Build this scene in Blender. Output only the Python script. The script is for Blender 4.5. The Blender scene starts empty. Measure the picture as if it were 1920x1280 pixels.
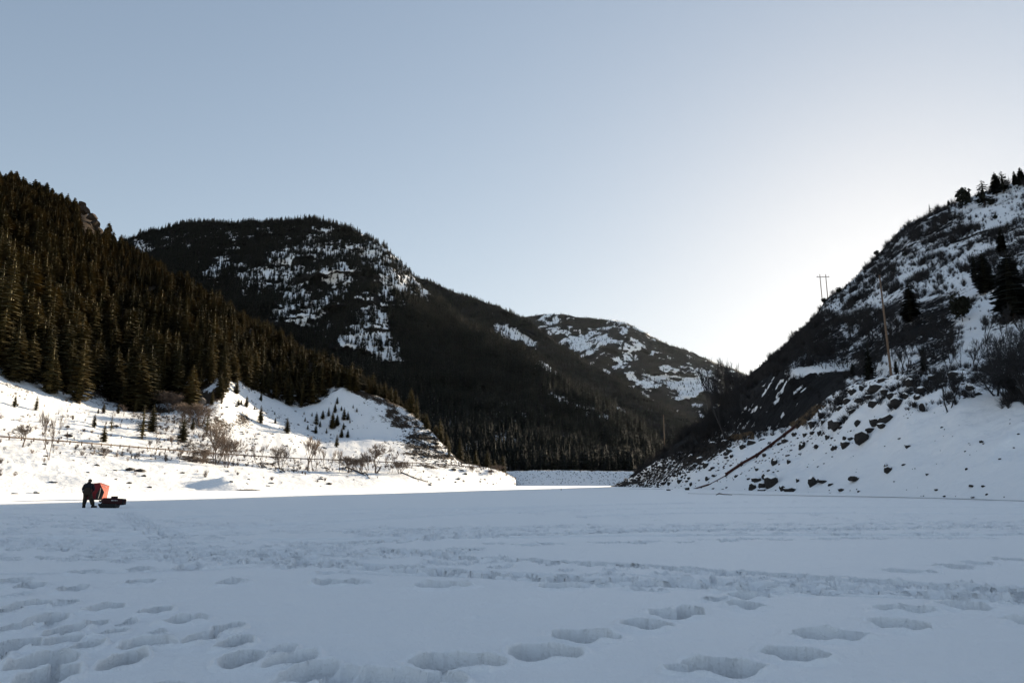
import bpy, bmesh, math, random
import numpy as np
from mathutils import Vector, Matrix, Euler
from mathutils.bvhtree import BVHTree

# ------------------------------------------------------------------ camera, sky, sun, exposure
scene = bpy.context.scene
COL = scene.collection
F_PX, CAM_H = 1333.0, 1.55
PITCH = math.atan(265 / F_PX)
cam_data = bpy.data.cameras.new("camera")
cam = bpy.data.objects.new("camera", cam_data)
COL.objects.link(cam)
cam_data.sensor_width = 36.0
cam_data.lens = 36.0 * F_PX / 1920
cam_data.clip_start, cam_data.clip_end = 0.1, 30000
cam.location = (0, 0, CAM_H)
cam.rotation_euler = (math.pi / 2 + PITCH, 0, 0)
scene.camera = cam

SUN_AZ, SUN_EL = math.radians(30.0), math.radians(12.0)
world = bpy.data.worlds.new("World")
scene.world = world
world.use_nodes = True
wn = world.node_tree.nodes
sky = wn.new("ShaderNodeTexSky")
sky.sky_type = 'NISHITA'
sky.sun_disc = False
sky.sun_elevation = SUN_EL
sky.sun_rotation = SUN_AZ
sky.altitude = 1900
sky.air_density = 1.0
sky.dust_density = 1.2
sky.ozone_density = 1.1
wn["Background"].inputs[1].default_value = 0.122
hs = wn.new("ShaderNodeHueSaturation")
hs.inputs["Saturation"].default_value = 0.85
world.node_tree.links.new(sky.outputs[0], hs.inputs["Color"])
# soft shoulder, as a camera gives a bright sky: x / (1 + x / K)
ma = wn.new("ShaderNodeVectorMath"); ma.operation = 'MULTIPLY_ADD'
SKY_K = 4.2
ma.inputs[1].default_value = (1 / SKY_K,) * 3; ma.inputs[2].default_value = (1, 1, 1)
dv = wn.new("ShaderNodeVectorMath"); dv.operation = 'DIVIDE'
world.node_tree.links.new(hs.outputs[0], ma.inputs[0])
world.node_tree.links.new(hs.outputs[0], dv.inputs[0]); world.node_tree.links.new(ma.outputs[0], dv.inputs[1])
world.node_tree.links.new(dv.outputs[0], wn["Background"].inputs[0])
sun_data = bpy.data.lights.new("sun", 'SUN')
sun_data.energy = 5.0
sun_data.angle = math.radians(0.5)
sun_data.color = (1.0, 0.84, 0.62)
sun = bpy.data.objects.new("sun", sun_data)
COL.objects.link(sun)
S = Vector((math.sin(SUN_AZ) * math.cos(SUN_EL), math.cos(SUN_AZ) * math.cos(SUN_EL), math.sin(SUN_EL)))
sun.rotation_euler = S.to_track_quat('Z', 'Y').to_euler()
sun.location = (100, 200, 300)
scene.view_settings.view_transform = 'Standard'
scene.view_settings.look = 'None'
scene.view_settings.exposure = 1.48
scene.view_settings.gamma = 1.0
scene.view_settings.use_curve_mapping = False
scene.cycles.max_bounces = 3
scene.cycles.diffuse_bounces = 1
scene.cycles.transparent_max_bounces = 4
scene.cycles.volume_bounces = 0

# ------------------------------------------------------------------ helpers
CP, SP = math.cos(PITCH), math.sin(PITCH)

def wp(u, v, D):
    """a point D metres in front of the camera, seen at photo pixel u, v"""
    x = (np.asarray(u, float) - 960) / F_PX
    y = (640 - np.asarray(v, float)) / F_PX
    Y = CP - y * SP
    k = D / Y
    return np.stack([x * k, Y * k, (SP + y * CP) * k + CAM_H], -1)

def to_px(P):
    P = np.asarray(P, float)
    c = P[..., 1] * CP + (P[..., 2] - CAM_H) * SP
    y = -P[..., 1] * SP + (P[..., 2] - CAM_H) * CP
    return 960 + F_PX * P[..., 0] / c, 640 - F_PX * y / c

def ice_at(u, v):
    d = wp(u, v, 1.0) - np.array([0, 0, CAM_H])
    k = -CAM_H / d[..., 2]
    return d * k[..., None] + np.array([0, 0, CAM_H]) if np.ndim(k) else d * k + np.array([0, 0, CAM_H])

_rs = np.random.RandomState(7)
_perm = np.concatenate([_rs.permutation(256)] * 3)
_grad = _rs.normal(size=(256, 3)); _grad /= np.linalg.norm(_grad, axis=1)[:, None]

def perlin(p):
    p = np.asarray(p, float)
    i = np.floor(p).astype(int); fr = p - i; i &= 255
    w = fr * fr * fr * (fr * (fr * 6 - 15) + 10)
    out = 0
    for dx in (0, 1):
        wx = w[..., 0] if dx else 1 - w[..., 0]
        for dy in (0, 1):
            wy = w[..., 1] if dy else 1 - w[..., 1]
            for dz in (0, 1):
                wz = w[..., 2] if dz else 1 - w[..., 2]
                h = _perm[_perm[_perm[(i[..., 0] + dx) & 255] + ((i[..., 1] + dy) & 255)] + ((i[..., 2] + dz) & 255)]
                g = _grad[h]
                d = g[..., 0] * (fr[..., 0] - dx) + g[..., 1] * (fr[..., 1] - dy) + g[..., 2] * (fr[..., 2] - dz)
                out = out + wx * wy * wz * d
    return out * 1.5

def fbm(p, octs=4, gain=0.5, ridged=False):
    a, s, out = 1.0, 1.0, 0
    for k in range(octs):
        n = perlin(np.asarray(p) * s + 17.3 * k)
        out = out + a * ((1 - 2 * np.abs(n)) if ridged else n)
        a *= gain; s *= 2.03
    return out

def mesh_np(name, verts, faces, smooth=True, uvattr=None):
    me = bpy.data.meshes.new(name)
    verts = np.asarray(verts, np.float32); faces = np.asarray(faces, np.int32)
    nf, k = faces.shape
    me.vertices.add(len(verts)); me.vertices.foreach_set("co", verts.ravel())
    me.loops.add(nf * k); me.loops.foreach_set("vertex_index", faces.ravel())
    me.polygons.add(nf)
    me.polygons.foreach_set("loop_start", np.arange(0, nf * k, k, dtype=np.int32))
    me.polygons.foreach_set("loop_total", np.full(nf, k, np.int32))
    me.polygons.foreach_set("use_smooth", np.full(nf, smooth))
    me.update(calc_edges=True)
    return me

def add_attr(me, name, vals):
    a = me.attributes.new(name, 'FLOAT', 'POINT')
    a.data.foreach_set("value", np.asarray(vals, np.float32).ravel())

def link(name, data, parent=None, mat=None):
    o = bpy.data.objects.new(name, data)
    COL.objects.link(o)
    if parent: o.parent = parent
    if mat and data is not None and not data.materials: data.materials.append(mat)
    return o

def tag(o, label=None, cat=None, group=None, kind=None):
    if label: o["label"] = label
    if cat: o["category"] = cat
    if group: o["group"] = group
    if kind: o["kind"] = kind
    return o

def thing(name, label, cat, loc=(0, 0, 0), rz=0.0, group=None, scale=None):
    o = bpy.data.objects.new(name, None)
    o.empty_display_size = 0.3
    COL.objects.link(o)
    o.location = loc; o.rotation_euler = (0, 0, rz)
    if scale is not None: o.scale = scale
    return tag(o, label, cat, group)

def copy_tree(root, parent=None):
    c = root.copy(); COL.objects.link(c)
    if parent is not None: c.parent = parent
    for ch in list(root.children): copy_tree(ch, c)
    return c

_ORD = "first second third fourth fifth sixth seventh eighth ninth tenth eleventh twelfth thirteenth fourteenth fifteenth sixteenth seventeenth eighteenth nineteenth twentieth".split()
_TENS = {2: ("twenty", "twentieth"), 3: ("thirty", "thirtieth"), 4: ("forty", "fortieth"), 5: ("fifty", "fiftieth")}
def ordinal(n):
    """1 -> first, 23 -> twenty-third"""
    if n <= 20: return _ORD[n - 1]
    t, r = divmod(n, 10); return _TENS[t][1] if r == 0 else _TENS[t][0] + "-" + _ORD[r - 1]

class MB:
    """collects simple solids into one mesh"""
    def __init__(s): s.v = []; s.f = []
    def add(s, vs, fs):
        b = len(s.v); s.v += [tuple(x) for x in vs]; s.f += [tuple(i + b for i in f) for f in fs]
    def box(s, c, d, M=None):
        vs = [Vector((x * d[0] / 2, y * d[1] / 2, z * d[2] / 2)) for x in (-1, 1) for y in (-1, 1) for z in (-1, 1)]
        if M: vs = [M @ x for x in vs]
        s.add([x + Vector(c) for x in vs], [(0, 1, 3, 2), (4, 6, 7, 5), (0, 4, 5, 1), (2, 3, 7, 6), (0, 2, 6, 4), (1, 5, 7, 3)])
    def tube(s, pts, rad, n=6, cap=True):
        pts = [Vector(p) for p in pts]; b = len(s.v)
        for i, p in enumerate(pts):
            d = (pts[min(i + 1, len(pts) - 1)] - pts[max(i - 1, 0)])
            if d.length < 1e-9: d = Vector((0, 0, 1))
            d.normalize()
            a = d.orthogonal().normalized(); c = d.cross(a)
            r = rad[i] if hasattr(rad, '__len__') else rad
            for k in range(n):
                t = 2 * math.pi * k / n
                s.v.append(tuple(p + (a * math.cos(t) + c * math.sin(t)) * r))
        for i in range(len(pts) - 1):
            for k in range(n):
                k2 = (k + 1) % n
                s.f.append((b + i * n + k, b + i * n + k2, b + (i + 1) * n + k2, b + (i + 1) * n + k))
        if cap:
            s.f.append(tuple(b + k for k in range(n))[::-1])
            s.f.append(tuple(b + (len(pts) - 1) * n + k for k in range(n)))
    def mesh(s, name, smooth=False):
        me = bpy.data.meshes.new(name); me.from_pydata(s.v, [], s.f)
        if smooth: me.polygons.foreach_set("use_smooth", [True] * len(me.polygons))
        me.update(); return me
    def build(s, name, mat, parent=None, smooth=False):
        return link(name, s.mesh(name, smooth), parent, mat)

def mat_new(name):
    m = bpy.data.materials.new(name); m.use_nodes = True
    nt = m.node_tree; return m, nt, nt.nodes["Principled BSDF"]

def plain(name, rgb, rough=0.8, var=0.25, scale=3.0, bump=0.0):
    m, nt, b = mat_new(name)
    b.inputs["Roughness"].default_value = rough
    b.inputs["Specular IOR Level"].default_value = 0.25
    tc = nt.nodes.new("ShaderNodeNewGeometry"); nz = nt.nodes.new("ShaderNodeTexNoise")
    nz.inputs["Scale"].default_value = scale; nz.inputs["Detail"].default_value = 4
    nt.links.new(tc.outputs["Position"], nz.inputs["Vector"])
    mx = nt.nodes.new("ShaderNodeMix"); mx.data_type = 'RGBA'
    mx.inputs[6].default_value = [c * (1 - var) for c in rgb] + [1]
    mx.inputs[7].default_value = [min(1, c * (1 + var)) for c in rgb] + [1]
    nt.links.new(nz.outputs[0], mx.inputs[0]); nt.links.new(mx.outputs[2], b.inputs["Base Color"])
    if bump:
        bp = nt.nodes.new("ShaderNodeBump"); bp.inputs["Strength"].default_value = bump
        nt.links.new(nz.outputs[0], bp.inputs["Height"]); nt.links.new(bp.outputs[0], b.inputs["Normal"])
    return m

SNOW = (0.92, 0.925, 0.93)

def foliage(name, rgb, var=0.5):
    """needles: colour varies from clump to clump and from tree to tree"""
    m, nt, b = mat_new(name)
    b.inputs["Roughness"].default_value = 0.75
    b.inputs["Specular IOR Level"].default_value = 0.15
    geo = nt.nodes.new("ShaderNodeNewGeometry"); oi = nt.nodes.new("ShaderNodeObjectInfo")
    nz = nt.nodes.new("ShaderNodeTexNoise"); nz.inputs["Scale"].default_value = 0.12; nz.inputs["Detail"].default_value = 6
    nt.links.new(geo.outputs["Position"], nz.inputs["Vector"])
    ad = nt.nodes.new("ShaderNodeMath"); ad.operation = 'ADD'
    nt.links.new(nz.outputs[0], ad.inputs[0]); nt.links.new(oi.outputs["Random"], ad.inputs[1])
    hf = nt.nodes.new("ShaderNodeMath"); hf.operation = 'MULTIPLY'; hf.inputs[1].default_value = 0.55
    nt.links.new(ad.outputs[0], hf.inputs[0])
    mx = nt.nodes.new("ShaderNodeMix"); mx.data_type = 'RGBA'
    mx.inputs[6].default_value = (rgb[0] * (1 - var), rgb[1] * (1 - var * .8), rgb[2] * (1 - var * .6), 1)
    mx.inputs[7].default_value = (rgb[0] * (1 + var * 1.1), rgb[1] * (1 + var * .8), rgb[2] * (1 + var * .3), 1)
    nt.links.new(hf.outputs[0], mx.inputs[0]); nt.links.new(mx.outputs[2], b.inputs["Base Color"])
    return m

def terrain_mat(name, rock=(0.055, 0.048, 0.042), rock2=(0.11, 0.095, 0.08), s1=0.25, s2=1.5, sharp=7.0, slope=0.0, bump=0.35, bscale=1.2, stretch=1.0):
    """snow broken by rock and brush: attribute cover says how much of the ground is bare"""
    m, nt, b = mat_new(name)
    N, L = nt.nodes, nt.links
    b.inputs["Roughness"].default_value = 0.7
    b.inputs["Specular IOR Level"].default_value = 0.05
    geo = N.new("ShaderNodeNewGeometry")
    mp = N.new("ShaderNodeVectorMath"); mp.operation = 'MULTIPLY'; mp.inputs[1].default_value = (1, 1, stretch)
    L.new(geo.outputs["Position"], mp.inputs[0])
    at = N.new("ShaderNodeAttribute"); at.attribute_name = "cover"
    def noise(sc, det, ro=0.6):
        n = N.new("ShaderNodeTexNoise"); n.inputs["Scale"].default_value = sc; n.inputs["Detail"].default_value = det
        n.inputs["Roughness"].default_value = ro; L.new(mp.outputs[0], n.inputs["Vector"]); return n.outputs[0]
    def op(o, a, c):
        n = N.new("ShaderNodeMath"); n.operation = o
        for i, x in ((0, a), (1, c)):
            if isinstance(x, (int, float)): n.inputs[i].default_value = x
            else: L.new(x, n.inputs[i])
        return n.outputs[0]
    n1, n2 = noise(s1, 6, 0.62), noise(s2, 5, 0.6)
    nn = op('ADD', op('MULTIPLY', n1, 0.6), op('MULTIPLY', n2, 0.4))          # about 0.3 .. 0.7
    t = op('SUBTRACT', at.outputs["Fac"], 0.5)
    t = op('MULTIPLY', t, 0.62)
    t = op('ADD', t, op('SUBTRACT', nn, 0.5))
    if slope:
        sp = N.new("ShaderNodeSeparateXYZ"); L.new(geo.outputs["Normal"], sp.inputs[0])
        t = op('ADD', t, op('MULTIPLY', op('SUBTRACT', 0.8, sp.outputs[2]), slope))
    cl = N.new("ShaderNodeClamp"); L.new(op('ADD', op('MULTIPLY', t, sharp * 2), 0.5), cl.inputs[0])
    rk = N.new("ShaderNodeMix"); rk.data_type = 'RGBA'
    rk.inputs[6].default_value = (*rock, 1); rk.inputs[7].default_value = (*rock2, 1); L.new(n2, rk.inputs[0])
    mx = N.new("ShaderNodeMix"); mx.data_type = 'RGBA'
    mx.inputs[6].default_value = (*SNOW, 1); L.new(rk.outputs[2], mx.inputs[7]); L.new(cl.outputs[0], mx.inputs[0])
    L.new(mx.outputs[2], b.inputs["Base Color"])
    nb = noise(bscale, 6, 0.65)
    bp = N.new("ShaderNodeBump"); bp.inputs["Strength"].default_value = bump; bp.inputs["Distance"].default_value = 1.0
    L.new(op('ADD', nb, op('MULTIPLY', cl.outputs[0], 0.5)), bp.inputs["Height"]); L.new(bp.outputs[0], b.inputs["Normal"])
    return m

def poly_mask(u, v, poly, soft=8.0):
    """about 1 inside a polygon, falling to 0 over soft units outside it"""
    P = np.asarray(poly, float); inside = np.zeros(u.shape, bool); dmin = np.full(u.shape, 1e9)
    for i in range(len(P)):
        (x1, y1), (x2, y2) = P[i], P[(i + 1) % len(P)]
        with np.errstate(divide='ignore', invalid='ignore'):
            c = ((y1 > v) != (y2 > v)) & (u < (x2 - x1) * (v - y1) / (y2 - y1 + 1e-12) + x1)
        inside ^= c
        L2 = (x2 - x1) ** 2 + (y2 - y1) ** 2 + 1e-9
        t = np.clip(((u - x1) * (x2 - x1) + (v - y1) * (y2 - y1)) / L2, 0, 1)
        dmin = np.minimum(dmin, np.hypot(u - x1 - t * (x2 - x1), v - y1 - t * (y2 - y1)))
    sd = np.where(inside, dmin, -dmin)
    return np.clip(sd / soft + 0.5, 0, 1)

class Sheet:
    """a stretch of terrain lofted through surveyed contour lines, roughened, and searchable"""
    def __init__(s, name, u0, u1, du, rows, nsub, relief, mat, label=None, zrough=None, covf=None, pin=(0,), mounds=()):
        us = np.arange(u0, u1 + du, du); nu = len(us)
        lines = []
        for r in rows:
            r = np.asarray(r, float)
            vv = np.interp(us, r[:, 0], r[:, 1]); dd = np.interp(us, r[:, 0], r[:, 2])
            k = max(1, int(12 / du)); ker = np.ones(2 * k + 1) / (2 * k + 1)
            def sm(a):
                return np.convolve(np.pad(a, k, mode='edge'), ker, mode='valid')
            lines.append(wp(us, sm(vv), 1.0) * 0 + wp(us, sm(vv), sm(dd)))
        # rows may end in drops behind the ridge: (dD, dz) pairs come as plain tuples
        P = []; T = []
        for i in range(len(lines) - 1):
            n = nsub[i]
            for j in range(n):
                t = j / n; P.append(lines[i] * (1 - t) + lines[i + 1] * t); T.append(i + t)
        P.append(lines[-1]); T.append(len(lines) - 1)
        P = np.array(P); T = np.array(T)
        s.us, s.T = us, T
        # relief: push along the viewing ray and up
        away = P - np.array([0, 0, CAM_H]); dist = np.linalg.norm(away, axis=-1, keepdims=True); away /= dist
        fade = np.ones(len(T))
        for p0 in pin: fade *= np.clip(np.abs(T - p0) / 0.5, 0, 1)
        fade = fade[:, None]
        n1 = fbm(P / relief[1], 5, 0.5, ridged=True)
        P = P + away * (n1 * relief[0] * fade)[..., None]
        if zrough:
            n2 = fbm(P / zrough[1] + 9.1, 5, 0.55)
            P[..., 2] += n2 * zrough[0] * fade
        for mx, my, mh, mr in mounds:
            P[..., 2] += mh * np.clip(1 - np.hypot(P[..., 0] - mx, P[..., 1] - my) / mr, 0, 1) ** 1.2
        nr = len(T)
        s.P = P
        U, V = to_px(P); s.U, s.V = U, V
        idx = np.arange(nr * nu).reshape(nr, nu)
        F = np.stack([idx[:-1, :-1], idx[:-1, 1:], idx[1:, 1:], idx[1:, :-1]], -1).reshape(-1, 4)
        me = mesh_np(name, P.reshape(-1, 3), F)
        cov = covf(U, V, P, T[:, None] + 0 * U) if covf else np.zeros(U.shape)
        s.cov = cov
        add_attr(me, "cover", cov)
        s.ob = link(name, me, None, mat); tag(s.ob, label, None, None, "structure")
        s.F = F; s.bvh = BVHTree.FromPolygons([tuple(x) for x in P.reshape(-1, 3)], [tuple(x) for x in F.tolist()])
    def at(s, u, v):
        d = Vector(wp(u, v, 1.0)) - Vector((0, 0, CAM_H)); d.normalize()
        h = s.bvh.ray_cast(Vector((0, 0, CAM_H)), d)
        return h[0], (h[1] if h[0] else None)
    def down(s, x, y):
        h = s.bvh.ray_cast(Vector((x, y, 5000)), Vector((0, 0, -1)))
        return h[0], h[1]
    def scatter(s, n, rng, tmin=0, tmax=99):
        """n points spread evenly over the ground, with photo-plane position and cover for culling"""
        P = s.P; a = P[:-1, :-1]; b = P[:-1, 1:]; c = P[1:, :-1]
        ar = np.linalg.norm(np.cross((b - a)[..., :2], (c - a)[..., :2])[..., None], axis=-1)
        T = s.T[:-1]; ar = ar * ((T >= tmin) & (T < tmax))[:, None]
        pr = (ar / ar.sum()).ravel(); k = rng.choice(len(pr), n, p=pr)
        i, j = np.unravel_index(k, ar.shape); x, y = rng.rand(n, 1), rng.rand(n, 1)
        d = P[1:, 1:][i, j]
        Q = (a[i, j] * (1 - x) + b[i, j] * x) * (1 - y) + (c[i, j] * (1 - x) + d * x) * y
        return Q, s.cov[i, j], s.T[i]

# ------------------------------------------------------------------ materials
M_ICE = None
M_BARK = plain("bark", (0.075, 0.058, 0.045), 0.9, 0.3, 4)
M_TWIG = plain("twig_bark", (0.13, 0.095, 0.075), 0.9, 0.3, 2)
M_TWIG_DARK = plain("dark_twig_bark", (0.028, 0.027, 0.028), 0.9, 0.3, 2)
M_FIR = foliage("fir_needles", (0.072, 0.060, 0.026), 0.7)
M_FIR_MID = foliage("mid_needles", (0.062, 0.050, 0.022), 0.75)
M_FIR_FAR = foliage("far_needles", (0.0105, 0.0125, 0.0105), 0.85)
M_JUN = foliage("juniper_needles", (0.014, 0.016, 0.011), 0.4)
M_FIR_SHADE = foliage("shaded_fir_needles", (0.014, 0.016, 0.012), 0.4)  # fir needles again, darkened to carry the shade on the right hill
M_ROCK = plain("boulder_rock", (0.030, 0.027, 0.025), 0.9, 0.45, 2.5, 0.5)
M_SNOWCAP = plain("cap_snow", SNOW, 0.7, 0.02, 2)
# ------------------------------------------------------------------ the frozen lake: snow with footprints and tracks
def build_lake():
    rng = np.random.RandomState(3)
    # polar grid round the camera, fine where the photograph looks
    th = [0.0]
    half = math.radians(40)
    fine = np.linspace(-half, half, 1150)
    coarse = np.linspace(half, 2 * math.pi - half, 60)[1:-1]
    th = np.concatenate([fine, coarse])                     # azimuth from +Y, clockwise
    r = [0.4, 1.2, 2.2, 3.0, 3.6, 4.0]
    while r[-1] < 60: r.append(r[-1] * (1.0030 if r[-1] < 12 else 1.0048 if r[-1] < 30 else 1.0065))
    while r[-1] < 400: r.append(r[-1] * 1.03)
    while r[-1] < 5400: r.append(r[-1] * 1.3)
    r = np.array(r)
    R, TH = np.meshgrid(r, th, indexing='ij')
    X, Y = R * np.sin(TH), R * np.cos(TH)
    Z = np.zeros_like(X)
    near = np.clip((70 - R) / 40, 0, 1)
    Z += near * (0.020 * fbm(np.stack([X / 2.5, Y / 2.5, 0 * X], -1), 3) + 0.013 * fbm(np.stack([X / .7, Y / .35, 0 * X + 5], -1), 4))
    nr, nf = len(r), len(fine)
    NZ = perlin(np.stack([X / .09, Y / .09, 0 * X], -1)) * (R < 25)
    NZ2 = perlin(np.stack([X / .25, Y / .25, 0 * X + 3], -1))
    NZ3 = perlin(np.stack([X / .13, Y / .16, 0 * X + 8], -1))
    dig = np.zeros_like(Z)       # how deep
    rim = np.zeros_like(Z)
    def stamp(cx, cy, a, b, ang, depth, rimh=0.02, steep=0.35, rough=1.0, drag=False):
        """elliptical post-hole a x b metres, long axis at ang from +X"""
        rr = math.hypot(cx, cy); m = max(a, b) * 1.9
        i0, i1 = np.searchsorted(r, [rr - m, rr + m]); t0 = math.atan2(cx, cy); dt = m / max(rr, .5)
        j0, j1 = np.searchsorted(fine, [t0 - dt, t0 + dt])
        if i1 <= i0 or j1 <= j0: return
        sl = (slice(i0, i1), slice(j0, j1))
        dx, dy = X[sl] - cx, Y[sl] - cy
        p = dx * math.cos(ang) + dy * math.sin(ang); q = -dx * math.sin(ang) + dy * math.cos(ang)
        # one end blunt (heel), the other dragged out
        e = np.sqrt((p / a) ** 2 + (q / (b * (1 - 0.25 * np.clip(p / a, -1, 1)))) ** 2)
        e = e + rough * (0.07 * NZ[sl] + 0.17 * NZ2[sl] + .10 * NZ3[sl])
        k = np.clip((1.06 - e) / steep, 0, 1); k = k ** .7
        k = k * (np.clip(0.72 - 0.62 * p / a, .12, 1.15) if drag else np.clip(.95 - .25 * p / a, .3, 1.1)) * (1 + 0.25 * rough * NZ2[sl])
        dig[sl] = np.maximum(dig[sl], depth * k)
        g = np.exp(-((e - 1.2) / 0.18) ** 2)
        rim[sl] = np.maximum(rim[sl], rimh * g * (0.4 + 1.2 * np.clip(NZ2[sl] + .3, 0, 1)))
    def px_stamp(u, v, w, h, depth=0.2, tilt=0.0, rough=1.0):
        P = ice_at(u, v); D = P[1]
        a = w * D / F_PX / 2 * (1.15 if h >= 34 else 1.0); b = max(0.075, h * D * D / (F_PX * CAM_H) / 2 * 0.95)
        b = min(b, 0.30)
        stamp(P[0], P[1], a, b, tilt, depth * 2.3, 0.045, 0.22, rough * (.6 if h >= 34 else 1.0), u < 700 and w > 1.8 * h)
    prints = [
        (123,1133,32,10),(197,1141,62,15),(140,1103,48,9),(60,1097,50,7),(293,1147,52,15),(347,1165,78,22),(90,1162,62,18),(130,1182,66,21),
        (60,1133,72,22),(5,1150,40,26),(210,1190,44,15),(290,1192,42,10),(430,1181,54,18),(378,1200,60,16),(443,1207,62,20),(283,1210,105,16),
        (460,1235,88,27),(113,1207,66,22),(30,1213,84,30),(87,1243,112,30),(235,1240,60,40),(95,1270,104,30),
        (858,1242,158,30),(1023,1225,108,42),(1097,1195,112,32),(1213,1172,88,33),(1262,1152,80,15),(830,1099,98,12),(1057,1100,88,9),
        (650,1094,74,7),(1297,1148,44,14),(1400,1137,62,26),(1407,1118,74,12),(1700,1145,100,13),(1690,1175,78,34),(1563,1192,132,20),(1497,1230,94,50),
        (1363,1253,125,32),(1285,1258,70,12),(1807,1138,84,22),(1707,1072,84,14),(1793,1062,64,14),(1835,1055,44,9),(1897,1050,52,14),
        (263,1067,46,5),(360,1063,68,7),(163,1073,64,6),(267,1090,54,7),(437,1093,62,8),(617,1094,54,7),(30,1090,60,7),
        (20,1180,60,20),(165,1215,60,16),(180,1170,40,8),(1940,1170,80,30),(2010,1120,70,18),(760,1300,120,40),(300,1300,120,40),(-60,1240,120,40)]
    tl = {(858,1242): .12, (1097,1195): .18, (1262,1152): .1, (1700,1145): -.1}
    for u, v, w, h in prints:
        t = tl.get((u, v), rng.uniform(-.06, .06))
        if u < 480: w *= .84; h *= 1.12
        px_stamp(u, v, w, h, 0.10 + 0.0042 * min(h, 40) + rng.uniform(0, .03), t)
    # deep trench of overlapping steps in the left corner
    for u, v, w, h in ((525,1222,44,26),(550,1236,60,34),(590,1252,70,36),(640,1262,80,34),(700,1268,84,30),(760,1270,80,26),(830,1276,86,26),(570,1266,80,34),(660,1282,110,34)):
        px_stamp(u, v, w, h * .8, 0.095, rng.uniform(-.5, .1), 1.0)
    for k in range(24):
        u = rng.uniform(-60, 500); v = rng.uniform(1085, 1195)
        if abs(v - (1120 + 0.25 * u)) < 60:
            px_stamp(u, v, rng.uniform(14, 34), rng.uniform(4, 10), rng.uniform(.02, .05), 0, 1.4)
    # trodden trails: chains of prints along lines seen in the photograph
    def trail(pts, step, jit, size, depth, passes=1, skip=0.0):
        W = np.array([ice_at(*p)[:2] for p in pts]); seg = np.linalg.norm(np.diff(W, axis=0), axis=1); cum = np.concatenate([[0], np.cumsum(seg)])
        for q in range(passes):
            off = rng.uniform(-jit, jit); s0 = rng.uniform(0, step); side = 1
            while s0 < cum[-1]:
                x = np.interp(s0, cum, W[:, 0]); y = np.interp(s0, cum, W[:, 1])
                x2 = np.interp(s0 + .3, cum, W[:, 0]); y2 = np.interp(s0 + .3, cum, W[:, 1])
                a = math.atan2(y2 - y, x2 - x); o = off + side * 0.13 + rng.normal() * .05; side = -side
                if rng.rand() > skip:
                    stamp(x - math.sin(a) * o, y + math.cos(a) * o, size * rng.uniform(.8, 1.3), size * rng.uniform(.35, .5), a + rng.normal() * .15,
                          depth * rng.uniform(.7, 1.3) * 1.7, 0.03, 0.32, 1.4)
                s0 += step * rng.uniform(.8, 1.2)
    trail([(560,1050),(640,1058),(800,1068),(1000,1085),(1200,1092),(1350,1095),(1500,1100),(1700,1112),(1960,1124)], .42, .18, .26, .14, 3)
    trail([(700,1030),(860,1045),(1000,1052),(1150,1058),(1280,1068),(1450,1078),(1600,1088),(1700,1095),(1960,1108)], .42, .18, .26, .15, 3)
    trail([(-60,1022),(200,1030),(420,1038),(560,1040),(760,1036),(900,1028)], .6, .5, .24, .13, 4, .2)
    trail([(-60,1040),(150,1046),(330,1044),(520,1052),(640,1058)], .6, .4, .24, .13, 3, .2)
    trail([(640,1022),(800,1010),(950,1004),(1100,998),(1280,994),(1600,992),(1980,985)], .5, .7, .26, .12, 6, .2)
    trail([(900,1022),(1100,1020),(1280,1014),(1500,1010),(1700,1008),(1960,1010)], .75, .3, .32, .11, 2, .1)
    trail([(400,1000),(640,994),(900,988),(1280,983),(1980,976)], .7, 1.2, .3, .10, 4, .35)
    trail([(240,960),(262,975),(300,995),(330,1010)], .5, .4, .22, .1, 3)
    trail([(-40,965),(120,968),(330,985)], .8, 2.5, .3, .1, 4, .4)
    trail([(-40,985),(120,1000),(420,1018)], .8, 2.0, .3, .1, 5, .4)
    trail([(1280,1000),(1600,1000),(1980,998)], .6, .8, .3, .1, 3, .3)
    trail([(1320,1125),(1420,1112),(1560,1108)], .6, .2, .26, .1, 1)
    # churned snow where many people crossed
    def churn(pts, half_px, n, size, depth):
        for _ in range(n):
            t = rng.uniform(0, len(pts) - 1); i = min(int(t), len(pts) - 2); f_ = t - i
            u = pts[i][0] * (1 - f_) + pts[i + 1][0] * f_; v = pts[i][1] * (1 - f_) + pts[i + 1][1] * f_ + rng.normal() * half_px
            P = ice_at(u, max(v, 935)); stamp(P[0], P[1], size * rng.uniform(.6, 1.5), size * rng.uniform(.3, .6), rng.normal() * .5, depth * rng.uniform(.5, 1.4), .05, .3, 1.8)
    churn([(-60,1010),(200,1020),(420,1035),(640,1040)], 13, 200, .22, .08)
    churn([(640,1000),(900,995),(1280,992),(1620,990),(1980,985)], 5, 300, .26, .09)
    churn([(560,1030),(760,1040),(960,1055)], 6, 60, .22, .07)
    churn([(-60,970),(300,985),(640,975)], 9, 120, .3, .10)
    churn([(700,962),(1000,958),(1300,966),(1980,970)], 5, 110, .32, .10)
    churn([(1000,1078),(1300,1088),(1650,1100),(1980,1116)], 9, 90, .18, .06)
    # sled and snow machine grooves
    def groove(pts, width, depth, rimh=.03):
        W = np.array([ice_at(*p)[:2] for p in pts])
        ii = np.where((r > 5) & (r < 130))[0]; sl = (slice(ii[0], ii[-1] + 1), slice(0, nf))
        x, y = X[sl], Y[sl]; dmin = np.full(x.shape, 1e9)
        for (x1, y1), (x2, y2) in zip(W[:-1], W[1:]):
            L2 = (x2 - x1) ** 2 + (y2 - y1) ** 2
            t = np.clip(((x - x1) * (x2 - x1) + (y - y1) * (y2 - y1)) / L2, 0, 1)
            dmin = np.minimum(dmin, np.hypot(x - x1 - t * (x2 - x1), y - y1 - t * (y2 - y1)))
        e = dmin / width + .25 * NZ2[sl]
        k = np.clip((1.1 - e) / .5, 0, 1)
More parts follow.
